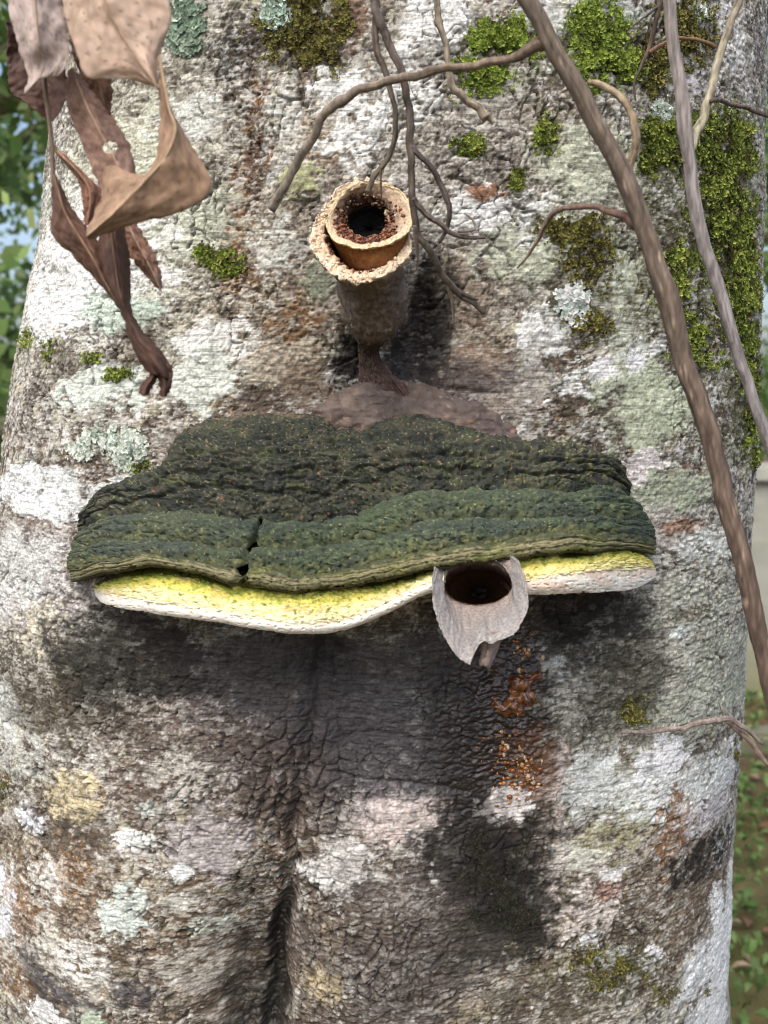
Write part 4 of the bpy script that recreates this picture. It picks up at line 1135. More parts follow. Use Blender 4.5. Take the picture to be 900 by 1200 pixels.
# ------------------------------------------------------------------ twigs and stems
def tube_mesh(pts3, rad, seed=0, nsides=16, col=(110, 92, 80), col2=None, knots=(), lent=0, flat=1.0, wob=0.10, tipopen=False, kink=.3):
    """tapered, slightly crooked stem through 3-D points; returns V, F, colours"""
    n = max(24, int(len(pts3) * 14))
    C = catmull3(np.asarray(pts3, float), n)
    L = np.r_[0, np.cumsum(np.linalg.norm(np.diff(C, axis=0), axis=1))]
    r = np.interp(np.linspace(0, 1, n), np.linspace(0, 1, len(rad)), rad)
    l_mm = L * 1000
    C = C + np.stack([fbm(l_mm / (34 if kink < .5 else 15), 0 * l_mm + seed + k * 5, 4, 820 + seed) for k in range(3)], -1) * r[:, None] * kink
    T = np.gradient(C, axis=0); T /= np.linalg.norm(T, axis=1, keepdims=True) + 1e-12
    ref = np.array([0, -1.0, 0.15]); A1 = np.cross(T, ref); A1 /= np.linalg.norm(A1, axis=1, keepdims=True) + 1e-12
    B1 = np.cross(T, A1)
    th = np.linspace(0, 2 * np.pi, nsides, endpoint=False)
    x = np.cos(th)[None] * 1.5 + 0 * l_mm[:, None]; y = np.sin(th)[None] * 1.5 + l_mm[:, None] / 22
    nz = fbm(x, y + seed, 3, 830 + seed)
    rr = r[:, None] * (1 + wob * nz + .05 * fbm(x * 3, l_mm[:, None] / 5 + seed, 3, 835 + seed))
    for (tk, amt) in knots:
        rr = rr * (1 + amt * np.exp(-((np.linspace(0, 1, n) - tk) / 0.012) ** 2))[:, None]
    P = C[:, None] + (A1[:, None] * np.cos(th)[None, :, None] * 1.0 + B1[:, None] * np.sin(th)[None, :, None] * flat) * rr[..., None]
    fine = fbm(x * 2.2, l_mm[:, None] / 16 + x * .2 + seed, 3, 840 + seed)
    K_ = np.ones(P.shape) * lin(col)
    if col2 is not None:
        t = np.linspace(0, 1, n)[:, None, None]
        K_ = K_ * (1 - t) + lin(col2) * t
    strk = fbm(np.cos(th)[None] * 5 + np.sin(th)[None] * 3 + 0 * l_mm[:, None], l_mm[:, None] / 26 + 3 * np.sin(th)[None] + seed, 3, 845 + seed)
    K_ = K_ * (1 + 0.42 * fine + 0.24 * nz + .45 * strk)[..., None]
    K_ = K_ * np.array([.95, 1.0, .97])
    if lent:
        lm = fbm(x * 3.5, l_mm[:, None] / 2.6, 2, 850 + seed)
        K_ += (lin((190, 168, 150)) - K_) * sstep(.56, .66, lm)[..., None] * .6
    V = np.vstack([P.reshape(-1, 3), C[:1], C[-1:]])
    F = grid_faces(n, nsides, wrap=True)
    i = np.arange(nsides); j = (i + 1) % nsides; b = n * nsides
    cap0 = np.stack([np.full(nsides, b), j, i, i], -1); cap1 = np.stack([np.full(nsides, b + 1), (n - 1) * nsides + i, (n - 1) * nsides + j, (n - 1) * nsides + j], -1)
    Kv = np.vstack([K_.reshape(-1, 3), K_[0, :1], K_[-1, :1]])
    tri = np.vstack([F[:, [0, 1, 2]], F[:, [0, 2, 3]], cap0[:, :3], cap1[:, :3]])
    return V, tri, np.clip(Kv, .01, .8)


def catmull3(P, n):
    if len(P) == 2:
        return P[0] + (P[1] - P[0]) * np.linspace(0, 1, n)[:, None]
    E = np.vstack([2 * P[0] - P[1], P, 2 * P[-1] - P[-2]]); out = []
    for i in range(1, len(E) - 2):
        t = np.linspace(0, 1, 24, endpoint=False)[:, None]
        a, b, c, d = E[i - 1], E[i], E[i + 1], E[i + 2]
        out.append(0.5 * (2 * b + (c - a) * t + (2 * a - 5 * b + 4 * c - d) * t ** 2 + (3 * b - a - 3 * c + d) * t ** 3))
    C = np.vstack(out + [P[-1:]])
    L = np.r_[0, np.cumsum(np.linalg.norm(np.diff(C, axis=0), axis=1))]
    s = np.linspace(0, L[-1], n)
    return np.stack([np.interp(s, L, C[:, k]) for k in range(3)], -1)


def stem_pts(uv, ys):
    ys = np.interp(np.linspace(0, 1, len(uv)), np.linspace(0, 1, len(ys)), ys)
    return [px3(u, v, y) for (u, v), y in zip(uv, ys)]


def px_r(r, y):                       # radius in photo pixels at depth y -> metres
    return r * (y + CAM_D) / FPX


def stem(name, uv, ys, rpx, parent, **kw):
    p = stem_pts(uv, ys)
    kw.setdefault('kink', .85 if name in ('strand', 'main_strand', 'shaft', 'fork', 'side_twig') else .35)
    if name in ('strand', 'main_strand'): rpx = [r * .86 for r in rpx]
    ym = float(np.mean(ys))
    V, F_, K_ = tube_mesh(p, [px_r(r, ym) for r in rpx], **kw)
    return obj(name, mesh_from(name, V, F_, MAT['twig'], K_), parent)


BR, GY, DK = (122, 94, 82), (132, 122, 122), (96, 82, 76)
t = empty('dead_branch', tuple(px3(905, 830, -.13)), 'reddish brown bare branch slanting down across the right side of the trunk', 'branch')
stem('main_stem', [(470, -270), (540, -140), (596, -40), (640, 40), (690, 130), (738, 222), (772, 320), (800, 412), (838, 535), (872, 668), (900, 790), (930, 920), (990, 1180), (1050, 1420)], [-.13, -.13], [8, 9, 9.5, 10, 10.5, 11.5, 11.3, 11, 10.5, 10.5, 11, 11, 12, 12], t, seed=1, nsides=28, col=(114, 102, 92), col2=(88, 64, 56), lent=1, knots=((.27, .08), (.34, .12), (.355, .10)), wob=.06)
stem('side_twig', [(648, 50), (600, 68), (545, 77), (480, 90), (425, 103), (388, 128), (364, 163), (342, 203), (317, 246)], [-.127, -.08], [8, 4.5, 4.2, 4.5, 4.8, 5, 5, 5, 5.5], t, seed=2, col=(122, 104, 92), col2=(128, 118, 108), knots=((.62, .35), (.35, .2)))
stem('side_twig', [(728, 214), (738, 192), (746, 165), (741, 137), (725, 112), (704, 99), (690, 97)], [-.127, -.128, -.12], [6.5, 4.5, 4.5, 4.5, 4.3, 4, 3], t, seed=3, col=(116, 98, 84), col2=(158, 140, 118), knots=((.1, .4),))
stem('side_twig', [(748, 266), (714, 248), (690, 242), (664, 243), (646, 252), (636, 268), (628, 288), (606, 314)], [-.126, -.08], [6.5, 4, 3.2, 3.2, 3, 2.6, 2, 1.2], t, seed=4, col=(118, 92, 84), col2=(128, 112, 100))

t = empty('forked_vine', tuple(px3(905, 530, -.08)), 'smooth pale grey forked vine hanging at the right edge over the moss', 'vine')
stem('main_stem', [(772, -280), (778, -160), (782, -40), (788, 40), (800, 125), (808, 200), (823, 275), (846, 352), (870, 432), (912, 548), (985, 740), (1060, 960)], [-.085, -.075], [6, 6.2, 6.5, 6.8, 7.5, 7, 6.5, 6.5, 6.8, 7.5, 7.8, 8], t, seed=5, nsides=24, col=(148, 136, 130), col2=(124, 120, 128), knots=((.30, .2), (.28, .15)), wob=.06)
stem('fork', [(805, 190), (817, 150), (830, 118), (840, 78), (852, 38), (874, -20), (920, -170)], [-.080, -.06], [6, 5, 4.5, 4, 3.6, 3.2], t, seed=6, col=(160, 152, 132), col2=(112, 92, 86))
stem('side_twig', [(834, 117), (852, 121), (876, 127), (912, 141)], [-.078, -.05], [2.6, 2.4, 2.4, 2.4], t, seed=7, col=(98, 84, 80), nsides=8)

t = empty('dangling_rootlet', tuple(px3(440, -20, -.09)), 'dark twisted forked rootlet dangling over the beige funnel mouth', 'rootlet')
stem('main_strand', [(398, -220), (412, -120), (428, -40), (445, 25), (461, 62), (475, 100), (480, 150), (482, 200), (484, 245), (490, 274), (508, 300), (520, 325), (540, 346), (568, 366)], [-.095, -.10, -.10, -.085, -.06], [7, 7, 6, 5.5, 5.2, 5, 5, 4.8, 4.5, 4.5, 4.5, 3], t, seed=8, col=(84, 74, 70), col2=(104, 92, 84), wob=.22)
stem('strand', [(440, 20), (442, 62), (455, 95), (463, 130), (463, 162), (452, 188), (438, 208), (431, 224)], [-.098, -.085], [4.5, 4.2, 4, 3.8, 3.8, 3.6, 3.6, 4], t, seed=9, col=(98, 86, 80), col2=(112, 100, 90), wob=.2)
stem('strand', [(447, 195), (446, 208), (447, 234)], [-.090, -.085], [1.8, 1.5, 1], t, seed=10, col=(112, 96, 84), nsides=8)
stem('strand', [(482, 172), (503, 194), (520, 222), (527, 248), (524, 266), (514, 284)], [-.10, -.09], [3.5, 3.5, 3.8, 3.6, 3.2, 2.5], t, seed=11, col=(86, 76, 74), wob=.2)
stem('strand', [(484, 232), (498, 250), (517, 264), (538, 276), (569, 278)], [-.10, -.09], [3.5, 3.5, 3.5, 3.2, 2], t, seed=12, col=(94, 82, 78), wob=.25)
stem('strand', [(540, 272), (556, 268), (554, 258), (544, 250)], [-.095, -.09], [1.6, 1.6, 1.5, 1], t, seed=13, col=(116, 102, 96), nsides=8)
stem('strand', [(486, 264), (488, 285), (490, 306)], [-.098, -.09], [2.6, 2.8, 1.4], t, seed=14, col=(116, 100, 90), nsides=8)
stem('strand', [(519, 322), (529, 348), (531, 380)], [-.075, -.065], [2.8, 2.4, 1.2], t, seed=15, col=(118, 104, 92), nsides=8)
stem('strand', [(505, 296), (516, 316), (536, 340), (560, 352)], [-.080, -.065], [3.2, 3.4, 3, 1.8], t, seed=16, col=(104, 92, 84), wob=.25)

t = empty('thin_twig', tuple(px3(508, -20, -.04)), 'thin brown twig with a frayed end hanging at top centre', 'twig')
stem('shaft', [(488, -200), (497, -110), (505, -30), (515, 25), (522, 50), (526, 78), (529, 103), (544, 112), (558, 124), (570, 138)], [-.045, -.04], [3.6, 3.4, 3.2, 3.2, 3.6, 3.4, 4, 5], t, seed=17, col=(104, 90, 82), col2=(150, 136, 120), knots=((.62, .4),))
stem('frayed_end', [(562, 128), (571, 136), (578, 146)], [-.04, -.038], [4, 4.5, 1], t, seed=18, col=(150, 136, 122), nsides=8)

t = empty('wiry_twig', tuple(px3(772, 0, -.02)), 'wiry dark twig over moss at the top right beside the grey stem', 'twig')
stem('shaft', [(800, -180), (788, -100), (778, -30), (770, 18), (763, 50), (752, 78), (743, 96), (745, 118)], [-.02, -.01], [4.5, 4, 3.6, 3, 2.4, 1], t, seed=19, col=(92, 78, 72))
stem('side_twig', [(761, 62), (774, 52), (798, 45), (822, 48), (838, 56)], [-.015, -.01], [2.4, 2.2, 2, 2, 2.4], t, seed=20, col=(116, 88, 72), nsides=8)
stem('side_twig', [(770, 8), (755, 20), (742, 30)], [-.018, -.015], [1.6, 1.4, 1], t, seed=21, col=(104, 96, 96), nsides=8)

yb = base_y(850, 850)
t = empty('grey_twig', tuple(px3(850, 845, yb - .02)), 'short weathered grey twig lying across the lower right edge of the trunk', 'twig')
stem('shaft', [(728, 858), (770, 857), (818, 849), (850, 842), (872, 853), (893, 871)], [base_y(730, 858) - .009, base_y(818, 849) - .014, yb - .03], [1.8, 2.6, 3.2, 3.6, 3.2, 2.2], t, seed=22, col=(142, 126, 120), wob=.2)
stem('fork', [(853, 845), (868, 858), (884, 876), (904, 900)], [yb - .03, yb - .035], [3.4, 3.2, 3, 2.4], t, seed=23, col=(128, 108, 100), wob=.2)
stem('fork', [(850, 842), (846, 832), (842, 822)], [yb - .028, yb - .03], [2, 1.6, 1], t, seed=24, col=(150, 138, 130), nsides=8)

# ------------------------------------------------------------------ sprig of dead leaves
sprig = empty('dead_leaf_sprig', tuple(px3(58, -30, -.16)), 'dangling sprig of curled brown dead leaves at the upper left', 'dead leaves')


def leaf(left, mid, right, ydep, fold, col, colm, seed, hole=None, nrow=90, ncol=41, curl=0.0, label=None):
    """left / mid / right are pixel polylines from the leaf's base to its tip; fold (mm) lifts the midrib"""
    def pl(p, dy):
        q = np.array([(a[0], a[1], ydep + dy * .001 + (a[2] * .001 if len(a) > 2 else 0)) for a in p], float)
        return catmull(q, nrow)
    Lc, Mc, Rc = pl(left, 0), pl(mid, -fold), pl(right, 0)
    s = np.linspace(-1, 1, ncol)
    P = np.zeros((nrow, ncol, 3))
    for k, x in enumerate(s):
        a = Lc if x < 0 else Rc
        f = abs(x)
        q = Mc * (1 - f) + a * f
        q[:, 2] += -curl * .001 * np.sin(np.pi * f) * (1 if x < 0 else .8)
        P[:, k] = q
    rr = np.linspace(0, 1, nrow)[:, None] + 0 * s
    w = fbm(rr * 5 + seed, s[None] * 1.5 + 0 * rr, 3, 860 + seed)
    P[..., 2] += w * .0016
    # edges crinkle a little
    P[..., 0] += 2.4 * fbm(rr * 16 + seed, 0 * rr + s, 2, 870 + seed) * np.abs(s) ** 3
    P[..., 1] += 2.4 * fbm(rr * 16 + seed + 9, 0 * rr + s, 2, 880 + seed) * np.abs(s) ** 3
    W = np.array([[px3(*p) for p in row] for row in P])
    ribs = np.abs(np.sin((rr * 9 - np.abs(s) * 1.6) * np.pi)) ** 18
    n1 = fbm(rr * 7 + seed, s * 3, 4, 890 + seed); n2 = fbm(rr * 26, s * 10 + seed, 3, 895 + seed)
    K_ = np.ones(W.shape) * lin(col)
    K_ = K_ * (1 + .30 * n1 + .24 * n2)[..., None]
    spt = sstep(.5, .6, fbm(rr * 40 + seed, s * 14, 2, 897 + seed))
    K_ += (lin((84, 62, 52)) - K_) * (spt * .6)[..., None]
    K_ += (lin(colm) - K_) * (np.exp(-(s / .07) ** 2)[None] * .8 + ribs * .5).clip(0, 1)[..., None]
    keep = None
    if hole:
        du = P[:-1, :-1, 0] - hole[0]; dv = P[:-1, :-1, 1] - hole[1]
        keep = ((du / hole[2]) ** 2 + (dv / hole[3]) ** 2 + .5 * n2[:-1, :-1]) > 1
    o = obj('leaf', mesh_from('leaf', W, grid_faces(nrow, ncol, keep=keep), MAT['leaf'], np.clip(K_, .01, .7)), sprig)
    m = o.modifiers.new('thick', 'SOLIDIFY'); m.thickness = .0003; m.offset = 0
    if label: o['label'] = label
    mp_ = [px3(*(q - np.array([0, 0, .0004]))) for q in Mc[::4]]
    V, F_, C_ = tube_mesh(mp_, [px_r(1.5, ydep), px_r(1.2, ydep), px_r(.5, ydep)], seed=seed, nsides=6, col=colm)
    obj('midrib', mesh_from('midrib', V, F_, MAT['twig'], C_), o)
    return o


leaf([(8, 25), (9, 75), (12, 106), (30, 120), (54, 140)], [(20, 28), (36, 62), (50, 92), (54, 118), (58, 142)], [(40, 30), (64, 62), (80, 92), (78, 116), (62, 142)], -.145, -6, (96, 74, 66), (116, 90, 78), 1)
leaf([(78, 30), (86, 66), (100, 100), (112, 120), (124, 136)], [(86, 30), (104, 72), (116, 98), (121, 118), (126, 137)], [(96, 34), (124, 80), (131, 98), (131, 120), (128, 138)], -.145, 3, (136, 106, 86), (150, 122, 100), 2)
leaf([(43, -110), (2, -45), (10, 8), (22, 55), (33, 92), (28, 111)], [(44, -112), (38, -45, -4), (42, 18, -5), (46, 52, -4), (51, 72), (46, 92)], [(45, -110), (74, -45), (75, 8), (80, 42), (79, 72), (68, 89)], -.165, 3, (200, 184, 176), (180, 158, 142), 3, label='pale beige leaf with a notched lower edge')
leaf([(60, -130), (70, -45), (76, 18), (88, 58), (104, 91), (146, 92), (184, 102)], [(62, -134), (112, -45), (124, 8), (140, 36), (156, 62), (172, 84), (185, 104)], [(66, -132), (170, -50), (200, 12), (198, 32), (190, 54), (185, 78), (186, 106)], -.170, 5, (204, 180, 160), (176, 148, 124), 4, label='large pale tan leaf folded along its midrib')
leaf([(80, 82), (78, 122), (94, 163), (109, 200), (118, 224)], [(84, 80), (101, 122), (119, 158), (136, 190), (146, 214)], [(92, 86), (126, 130), (149, 164), (158, 194), (159, 210)], -.150, 4, (160, 130, 114), (180, 150, 130), 5, hole=(128, 172, 9, 7), label='rosy brown leaf with a small hole')
leaf([(66, 178), (90, 208), (97, 238), (99, 264)], [(67, 177), (94, 204), (106, 228), (102, 264)], [(70, 176), (102, 206), (119, 228), (108, 266)], -.152, 3, (142, 104, 86), (160, 124, 102), 6)
leaf([(60, 205), (61, 245), (62, 276), (88, 302), (116, 332), (140, 362)], [(63, 206), (76, 248), (92, 276), (108, 302), (124, 332), (142, 362)], [(66, 207), (88, 250), (108, 272), (124, 304), (134, 332), (144, 360)], -.150, 6, (108, 82, 70), (144, 112, 92), 7, label='dark purplish brown leaf folded like a boat')
leaf([(142, 266), (148, 286), (152, 300), (168, 320), (188, 341)], [(150, 262), (160, 284), (170, 302), (180, 322), (189, 342)], [(158, 258), (172, 282), (182, 300), (189, 322), (190, 343)], -.142, 4, (164, 128, 110), (188, 156, 136), 8)
leaf([(118, 262), (114, 298), (124, 336), (142, 366), (150, 392), (160, 418), (176, 438)], [(130, 262, -8), (134, 300, -10), (140, 340, -9), (150, 370, -5), (160, 396, -4), (174, 420, -4), (188, 440)], [(144, 262), (152, 305), (153, 345), (157, 372), (174, 396), (194, 418), (200, 446)], -.150, 4, (100, 76, 66), (124, 96, 82), 9, curl=5, label='rolled dark brown leaf with a shrivelled hooked tip')
leaf([(168, 424), (178, 436), (186, 446), (188, 464)], [(176, 420), (188, 432), (193, 446), (192, 466)], [(184, 414), (200, 428), (202, 446), (196, 464)], -.151, 3, (94, 70, 62), (110, 84, 72), 10, nrow=24, ncol=15)
leaf([(166, 424), (176, 436), (166, 450), (162, 460)], [(172, 422), (180, 438), (172, 452), (168, 464)], [(178, 424), (186, 440), (178, 454), (174, 462)], -.150, 3, (94, 70, 62), (110, 84, 72), 11, nrow=24, ncol=15)
leaf([(187, 64), (187, 130), (184, 180), (166, 207), (132, 194), (121, 204), (118, 236), (102, 268)], [(187, 66), (198, 126), (206, 152), (194, 184), (168, 214), (148, 234), (128, 254), (101, 277)], [(188, 66), (199, 122), (222, 166), (247, 211), (238, 234), (206, 250), (152, 264), (104, 282)], -.172, 7, (160, 132, 108), (186, 158, 130), 12, nrow=110, ncol=49, label='broad tan leaf bent sharply along its pale midrib')
V_, F_, C_ = tube_mesh(stem_pts([(40, -280), (44, -160), (48, -40), (50, 40), (52, 98), (58, 140), (61, 175), (62, 200), (64, 222)], [-.158, -.152]), [px_r(2.6, -.15)] * 7, seed=31, col=(132, 112, 98))
obj('stalk', mesh_from('stalk', V_, F_, MAT['twig'], C_), sprig)
V_, F_, C_ = tube_mesh(stem_pts([(60, 168), (68, 180), (76, 190), (92, 208)], [-.153, -.152]), [px_r(2, -.15)] * 4, seed=32, col=(136, 112, 96), nsides=8)
obj('stalk', mesh_from('stalk', V_, F_, MAT['twig'], C_), sprig)

V_, F_, C_ = tube_mesh(stem_pts([(45, -165), (52, -150), (62, -133)], [-.155, -.17]), [px_r(2, -.15)] * 3, seed=33, col=(136, 112, 96), nsides=8)
obj('stalk', mesh_from('stalk', V_, F_, MAT['twig'], C_), sprig)

# ------------------------------------------------------------------ moss and leafy lichen
def tufts(name, spots, col_sets, size, label, cat, flat=0.0, per=5, width=0.28, mat='moss', mode='moss'):
    """spots: list of (u, v, rx, ry, n, density threshold); one object of many tiny leaflets standing on the bark"""
    C, Nn, Sz, Tn = [], [], [], []
    for (u, v, rx, ry, n, thr) in spots:
        n = int(n * 1.9)
        uu = u + rx * RNG.normal(0, .60, n * 2); vv = v + ry * RNG.normal(0, .60, n * 2)
        ns = fbm(uu / 26, vv / 26, 4, 940) + .75 * fbm(uu / 8, vv / 8, 3, 941)
        e = ((uu - u) / rx) ** 2 + ((vv - v) / ry) ** 2
        ok = np.where((ns - .30 * (e - .5) + RNG.normal(0, .24, len(uu)) > thr + .18) & (e < 3.2))[0][:n]
        for k in ok:
            l, m = hit(uu[k], vv[k])
            if l is None: continue
            C.append(l); Nn.append(m); Sz.append(size * RNG.uniform(.55, 1.3) * max(.5, 1.15 - .3 * e[k])); Tn.append(ns[k])
    C, Nn, Sz, Tn = np.array(C), np.array(Nn), np.array(Sz), np.array(Tn)
    n = len(C)
    up = np.array([0, 0, 1.0])
    V = np.zeros((n, per, 4, 3)); K_ = np.zeros((n, per, 4, 3))
    cs = [lin(c) for c in col_sets]
    tone = np.clip(.5 + .5 * Tn + RNG.normal(0, .22, n), 0, .999)
    base = 1.12 * np.array(cs)[(tone * len(cs)).astype(int)]
    for p in range(per):
        d = RNG.normal(0, 1, (n, 3)); d -= (d * Nn).sum(1, keepdims=True) * Nn
        d /= np.linalg.norm(d, axis=1, keepdims=True) + 1e-9
        lift = RNG.uniform(.25, 1.1, (n, 1)) * (1 - flat) + flat * RNG.uniform(.0, .22, (n, 1))
        ax = d + Nn * lift + up * .25 * (1 - flat); ax /= np.linalg.norm(ax, axis=1, keepdims=True)
        sd = np.cross(ax, Nn); sd /= np.linalg.norm(sd, axis=1, keepdims=True) + 1e-9
        L_ = Sz[:, None] * RNG.uniform(.6, 1.2, (n, 1)); w_ = L_ * width * RNG.uniform(.7, 1.3, (n, 1))
        o = C + Nn * (Sz[:, None] * RNG.uniform(-.1, .55, (n, 1)) * (1 - flat) + flat * RNG.uniform(.0002, .0012, (n, 1)))
        V[:, p, 0] = o; V[:, p, 2] = o + ax * L_ - Nn * L_ * .15
        V[:, p, 1] = o + ax * L_ * .55 + sd * w_ + Nn * L_ * .10; V[:, p, 3] = o + ax * L_ * .55 - sd * w_ + Nn * L_ * .10
        K_[:, p] = (base * RNG.uniform(.7, 1.3, (n, 1)))[:, None]
    Fq = np.arange(n * per * 4).reshape(-1, 4)
    me = mesh_from(name, V, Fq, MAT[mat], np.clip(K_, .01, .7), smooth=False)
    return obj(name, me, None, label, cat, None, 'stuff')


MG = [(88, 74, 48), (66, 70, 40), (86, 96, 46), (108, 122, 54), (132, 146, 66), (158, 168, 86)]
MD = [(92, 76, 52), (62, 58, 38), (82, 78, 44), (102, 100, 54), (122, 122, 64), (142, 136, 78)]
MB = [(74, 80, 42), (96, 110, 50), (118, 138, 58), (140, 160, 70), (158, 176, 88)]
MM = .0024
tufts('moss', [(348, 30, 44, 44, 1300, -.05), (380, 60, 24, 26, 420, .05), (395, 20, 26, 20, 260, .1)], MD, MM, 'olive moss cushion at the top edge left of the dangling rootlet', 'moss')
tufts('moss', [(592, 48, 36, 26, 1100, -.15), (560, 90, 36, 22, 500, -.05)], MB, MM, 'bright green moss tuft at top centre behind the long side twig', 'moss')
tufts('moss', [(700, 38, 30, 34, 1300, -.25), (720, 80, 40, 22, 700, -.1), (695, 95, 24, 14, 250, 0)], MB, MM, 'bright green moss clump at the top between main branch and grey stem', 'moss')
tufts('moss', [(805, 35, 36, 44, 900, -.1), (765, 70, 20, 40, 350, -.05)], MD, MM, 'dull olive moss behind the top of the grey stem', 'moss')
tufts('moss', [(785, 165, 44, 34, 1100, -.15), (848, 175, 40, 44, 1500, -.25), (850, 260, 40, 70, 2000, -.2), (868, 350, 26, 70, 1300, -.2), (880, 450, 12, 80, 700, -.25), (800, 330, 36, 50, 600, .05), (820, 400, 40, 40, 500, .08), (760, 190, 24, 20, 200, .1), (886, 540, 6, 24, 90, -.2)], MG, MM * 1.05, 'large yellow green moss mat down the right flank behind the grey stem', 'moss')
tufts('moss', [(690, 300, 34, 44, 700, .02), (655, 268, 24, 18, 240, 0), (690, 380, 30, 26, 300, .08), (690, 262, 20, 12, 120, 0)], MD, MM * .9, 'sparse brown green moss left of the slanting branch', 'moss')
tufts('moss', [(640, 160, 14, 24, 240, -.1), (606, 208, 9, 14, 120, -.1), (548, 172, 20, 14, 200, -.05)], MG, MM * .85, 'small moss tufts in the bark below the bright top centre moss', 'moss')
tufts('moss', [(262, 308, 26, 16, 300, -.1), (240, 292, 12, 10, 60, -.05)], MG, MM * .85, 'small yellow green moss tuft right of the dead leaves', 'moss')
tufts('moss', [(140, 440, 22, 8, 120, -.1), (165, 545, 16, 10, 110, -.1), (60, 410, 14, 18, 90, 0), (30, 395, 10, 20, 90, 0), (108, 420, 14, 8, 50, 0)], MG, MM * .8, 'tiny moss specks on the left side around the hooked leaf tip', 'moss')
tufts('moss', [(722, 1140, 40, 30, 420, .02), (690, 1125, 24, 20, 160, .05), (780, 1165, 16, 14, 90, .05), (828, 1158, 10, 14, 60, .05)], MD, MM * .8, 'thin dark moss at the bottom right of the trunk', 'moss')
tufts('moss', [(868, 855, 6, 20, 70, -.1), (862, 880, 4, 20, 50, -.1), (4, 925, 10, 16, 60, -.1), (742, 830, 30, 22, 200, .1)], MD, MM * .8, 'small moss fringe at the right silhouette beside the grey twig', 'moss')
tufts('moss', [(580, 1035, 50, 60, 1100, .05), (600, 1075, 36, 26, 400, .0), (560, 985, 40, 20, 200, .1)], [(40, 38, 35), (50, 48, 43), (66, 63, 55), (56, 60, 44)], .0018, 'furry black patch of dead moss low on the trunk', 'dead moss', width=.16)
LT = [(136, 150, 138), (158, 170, 156), (178, 188, 176), (194, 200, 190)]
tufts('leafy_lichen', [(216, 28, 20, 34, 420, -.2), (222, 46, 16, 16, 160, -.2)], [(92, 110, 92), (112, 130, 112), (136, 152, 134)], .0032, 'teal frilly lichen at the top left beside the dead leaves', 'lichen', flat=.55, width=.5, mat='lichen')
tufts('leafy_lichen', [(328, 20, 18, 20, 260, -.15)], [(122, 144, 132), (148, 168, 154), (168, 184, 172)], .0032, 'pale teal frilly lichen in the olive moss at the top edge', 'lichen', flat=.55, width=.5, mat='lichen')
tufts('leafy_lichen', [(130, 512, 36, 12, 300, -.1), (152, 530, 18, 20, 220, -.15), (95, 528, 14, 10, 80, -.05)], LT, .0030, 'mint grey leafy lichen left above the bracket fungus', 'lichen', flat=.82, width=.5, mat='lichen')
tufts('leafy_lichen', [(672, 356, 18, 24, 260, -.1)], [(176, 194, 184), (196, 208, 200), (210, 218, 212)], .0030, 'mint white leafy lichen left of the slanting branch', 'lichen', flat=.82, width=.5, mat='lichen')
tufts('leafy_lichen', [(818, 14, 14, 10, 120, -.15), (778, 132, 14, 16, 120, -.15)], LT, .0030, 'pale lichen rosettes showing behind the grey stem', 'lichen', flat=.82, width=.5, mat='lichen')
# ------------------------------------------------------------------ the place behind: ground, litter, wall, trees
n = 121
gx = np.sign(np.linspace(-1, 1, n)) * np.abs(np.linspace(-1, 1, n)) ** 2.2 * 90
gX, gY = np.meshgrid(gx, gx)
gZ = .05 * fbm(gX / 3 + 40, gY / 3, 3, 960) * np.clip(np.hypot(gX, gY) / 2, 0, 1) - 0.02
gk = shade((92, 78, 62), (sstep(-.1, .4, fbm(gX / 1.7, gY / 1.7, 4, 961)) * .8, (78, 84, 44)), (sstep(.1, .5, fbm(gX * 1.3, gY * 1.3, 4, 962)) * .6, (110, 84, 66)))
obj('ground', mesh_from('ground', np.stack([gX, gY, gZ], -1), grid_faces(n, n), MAT['soil'], gk), None, 'bare brown soil with green growth around the tree', None, None, 'structure')


def scatter_leaves(name, N_, region, size, cols, label, cat, upright, width, mat='foliage', zoff=0.0):
    x = RNG.uniform(region[0], region[1], N_); y = RNG.uniform(region[2], region[3], N_)
    ok = np.hypot(x, y - .27) > .42
    x, y = x[ok], y[ok]; n_ = len(x)
    cl = fbm(x * 1.6, y * 1.6, 3, 970)
    keep = cl + RNG.normal(0, .25, n_) > (-.1 if upright else -.5)
    x, y = x[keep], y[keep]; n_ = len(x)
    z = -.02 + .05 * fbm(x / 3 + 40, y / 3, 3, 960) * np.clip(np.hypot(x, y) / 2, 0, 1) + zoff
    a = RNG.uniform(0, 2 * np.pi, n_); L_ = size * RNG.uniform(.5, 1.4, n_)
    el = RNG.uniform(*((.3, 1.25) if upright else (.0, .45)), n_)
    d = np.stack([np.cos(a) * np.cos(el), np.sin(a) * np.cos(el), np.sin(el)], -1)
    s = np.stack([-np.sin(a), np.cos(a), RNG.normal(0, .2, n_)], -1)
    o = np.stack([x, y, z], -1)
    if upright: o[:, 2] += RNG.uniform(0, .07, n_)
    dn = np.array([0, 0, -1.0]); q_ = (1 if upright else .15)
    pt = lambda f, w: o + d * (L_ * f)[:, None] + s * (L_ * width * w)[:, None] + dn * (L_ * .3 * f * f * q_)[:, None] + np.array([0, 0, .012]) * abs(w)
    V = np.stack([pt(0, 0), pt(.28, .85), pt(.62, .9), pt(1, 0), pt(.62, -.9), pt(.28, -.85)], 1)
    K_ = lin(np.array(cols))[RNG.integers(0, len(cols), n_)] * RNG.uniform(.7, 1.3, (n_, 1))
    obj(name, mesh_from(name, V, np.arange(n_ * 6).reshape(-1, 6), MAT[mat], np.repeat(K_, 6, 0), smooth=False), None, label, cat, None, 'stuff')


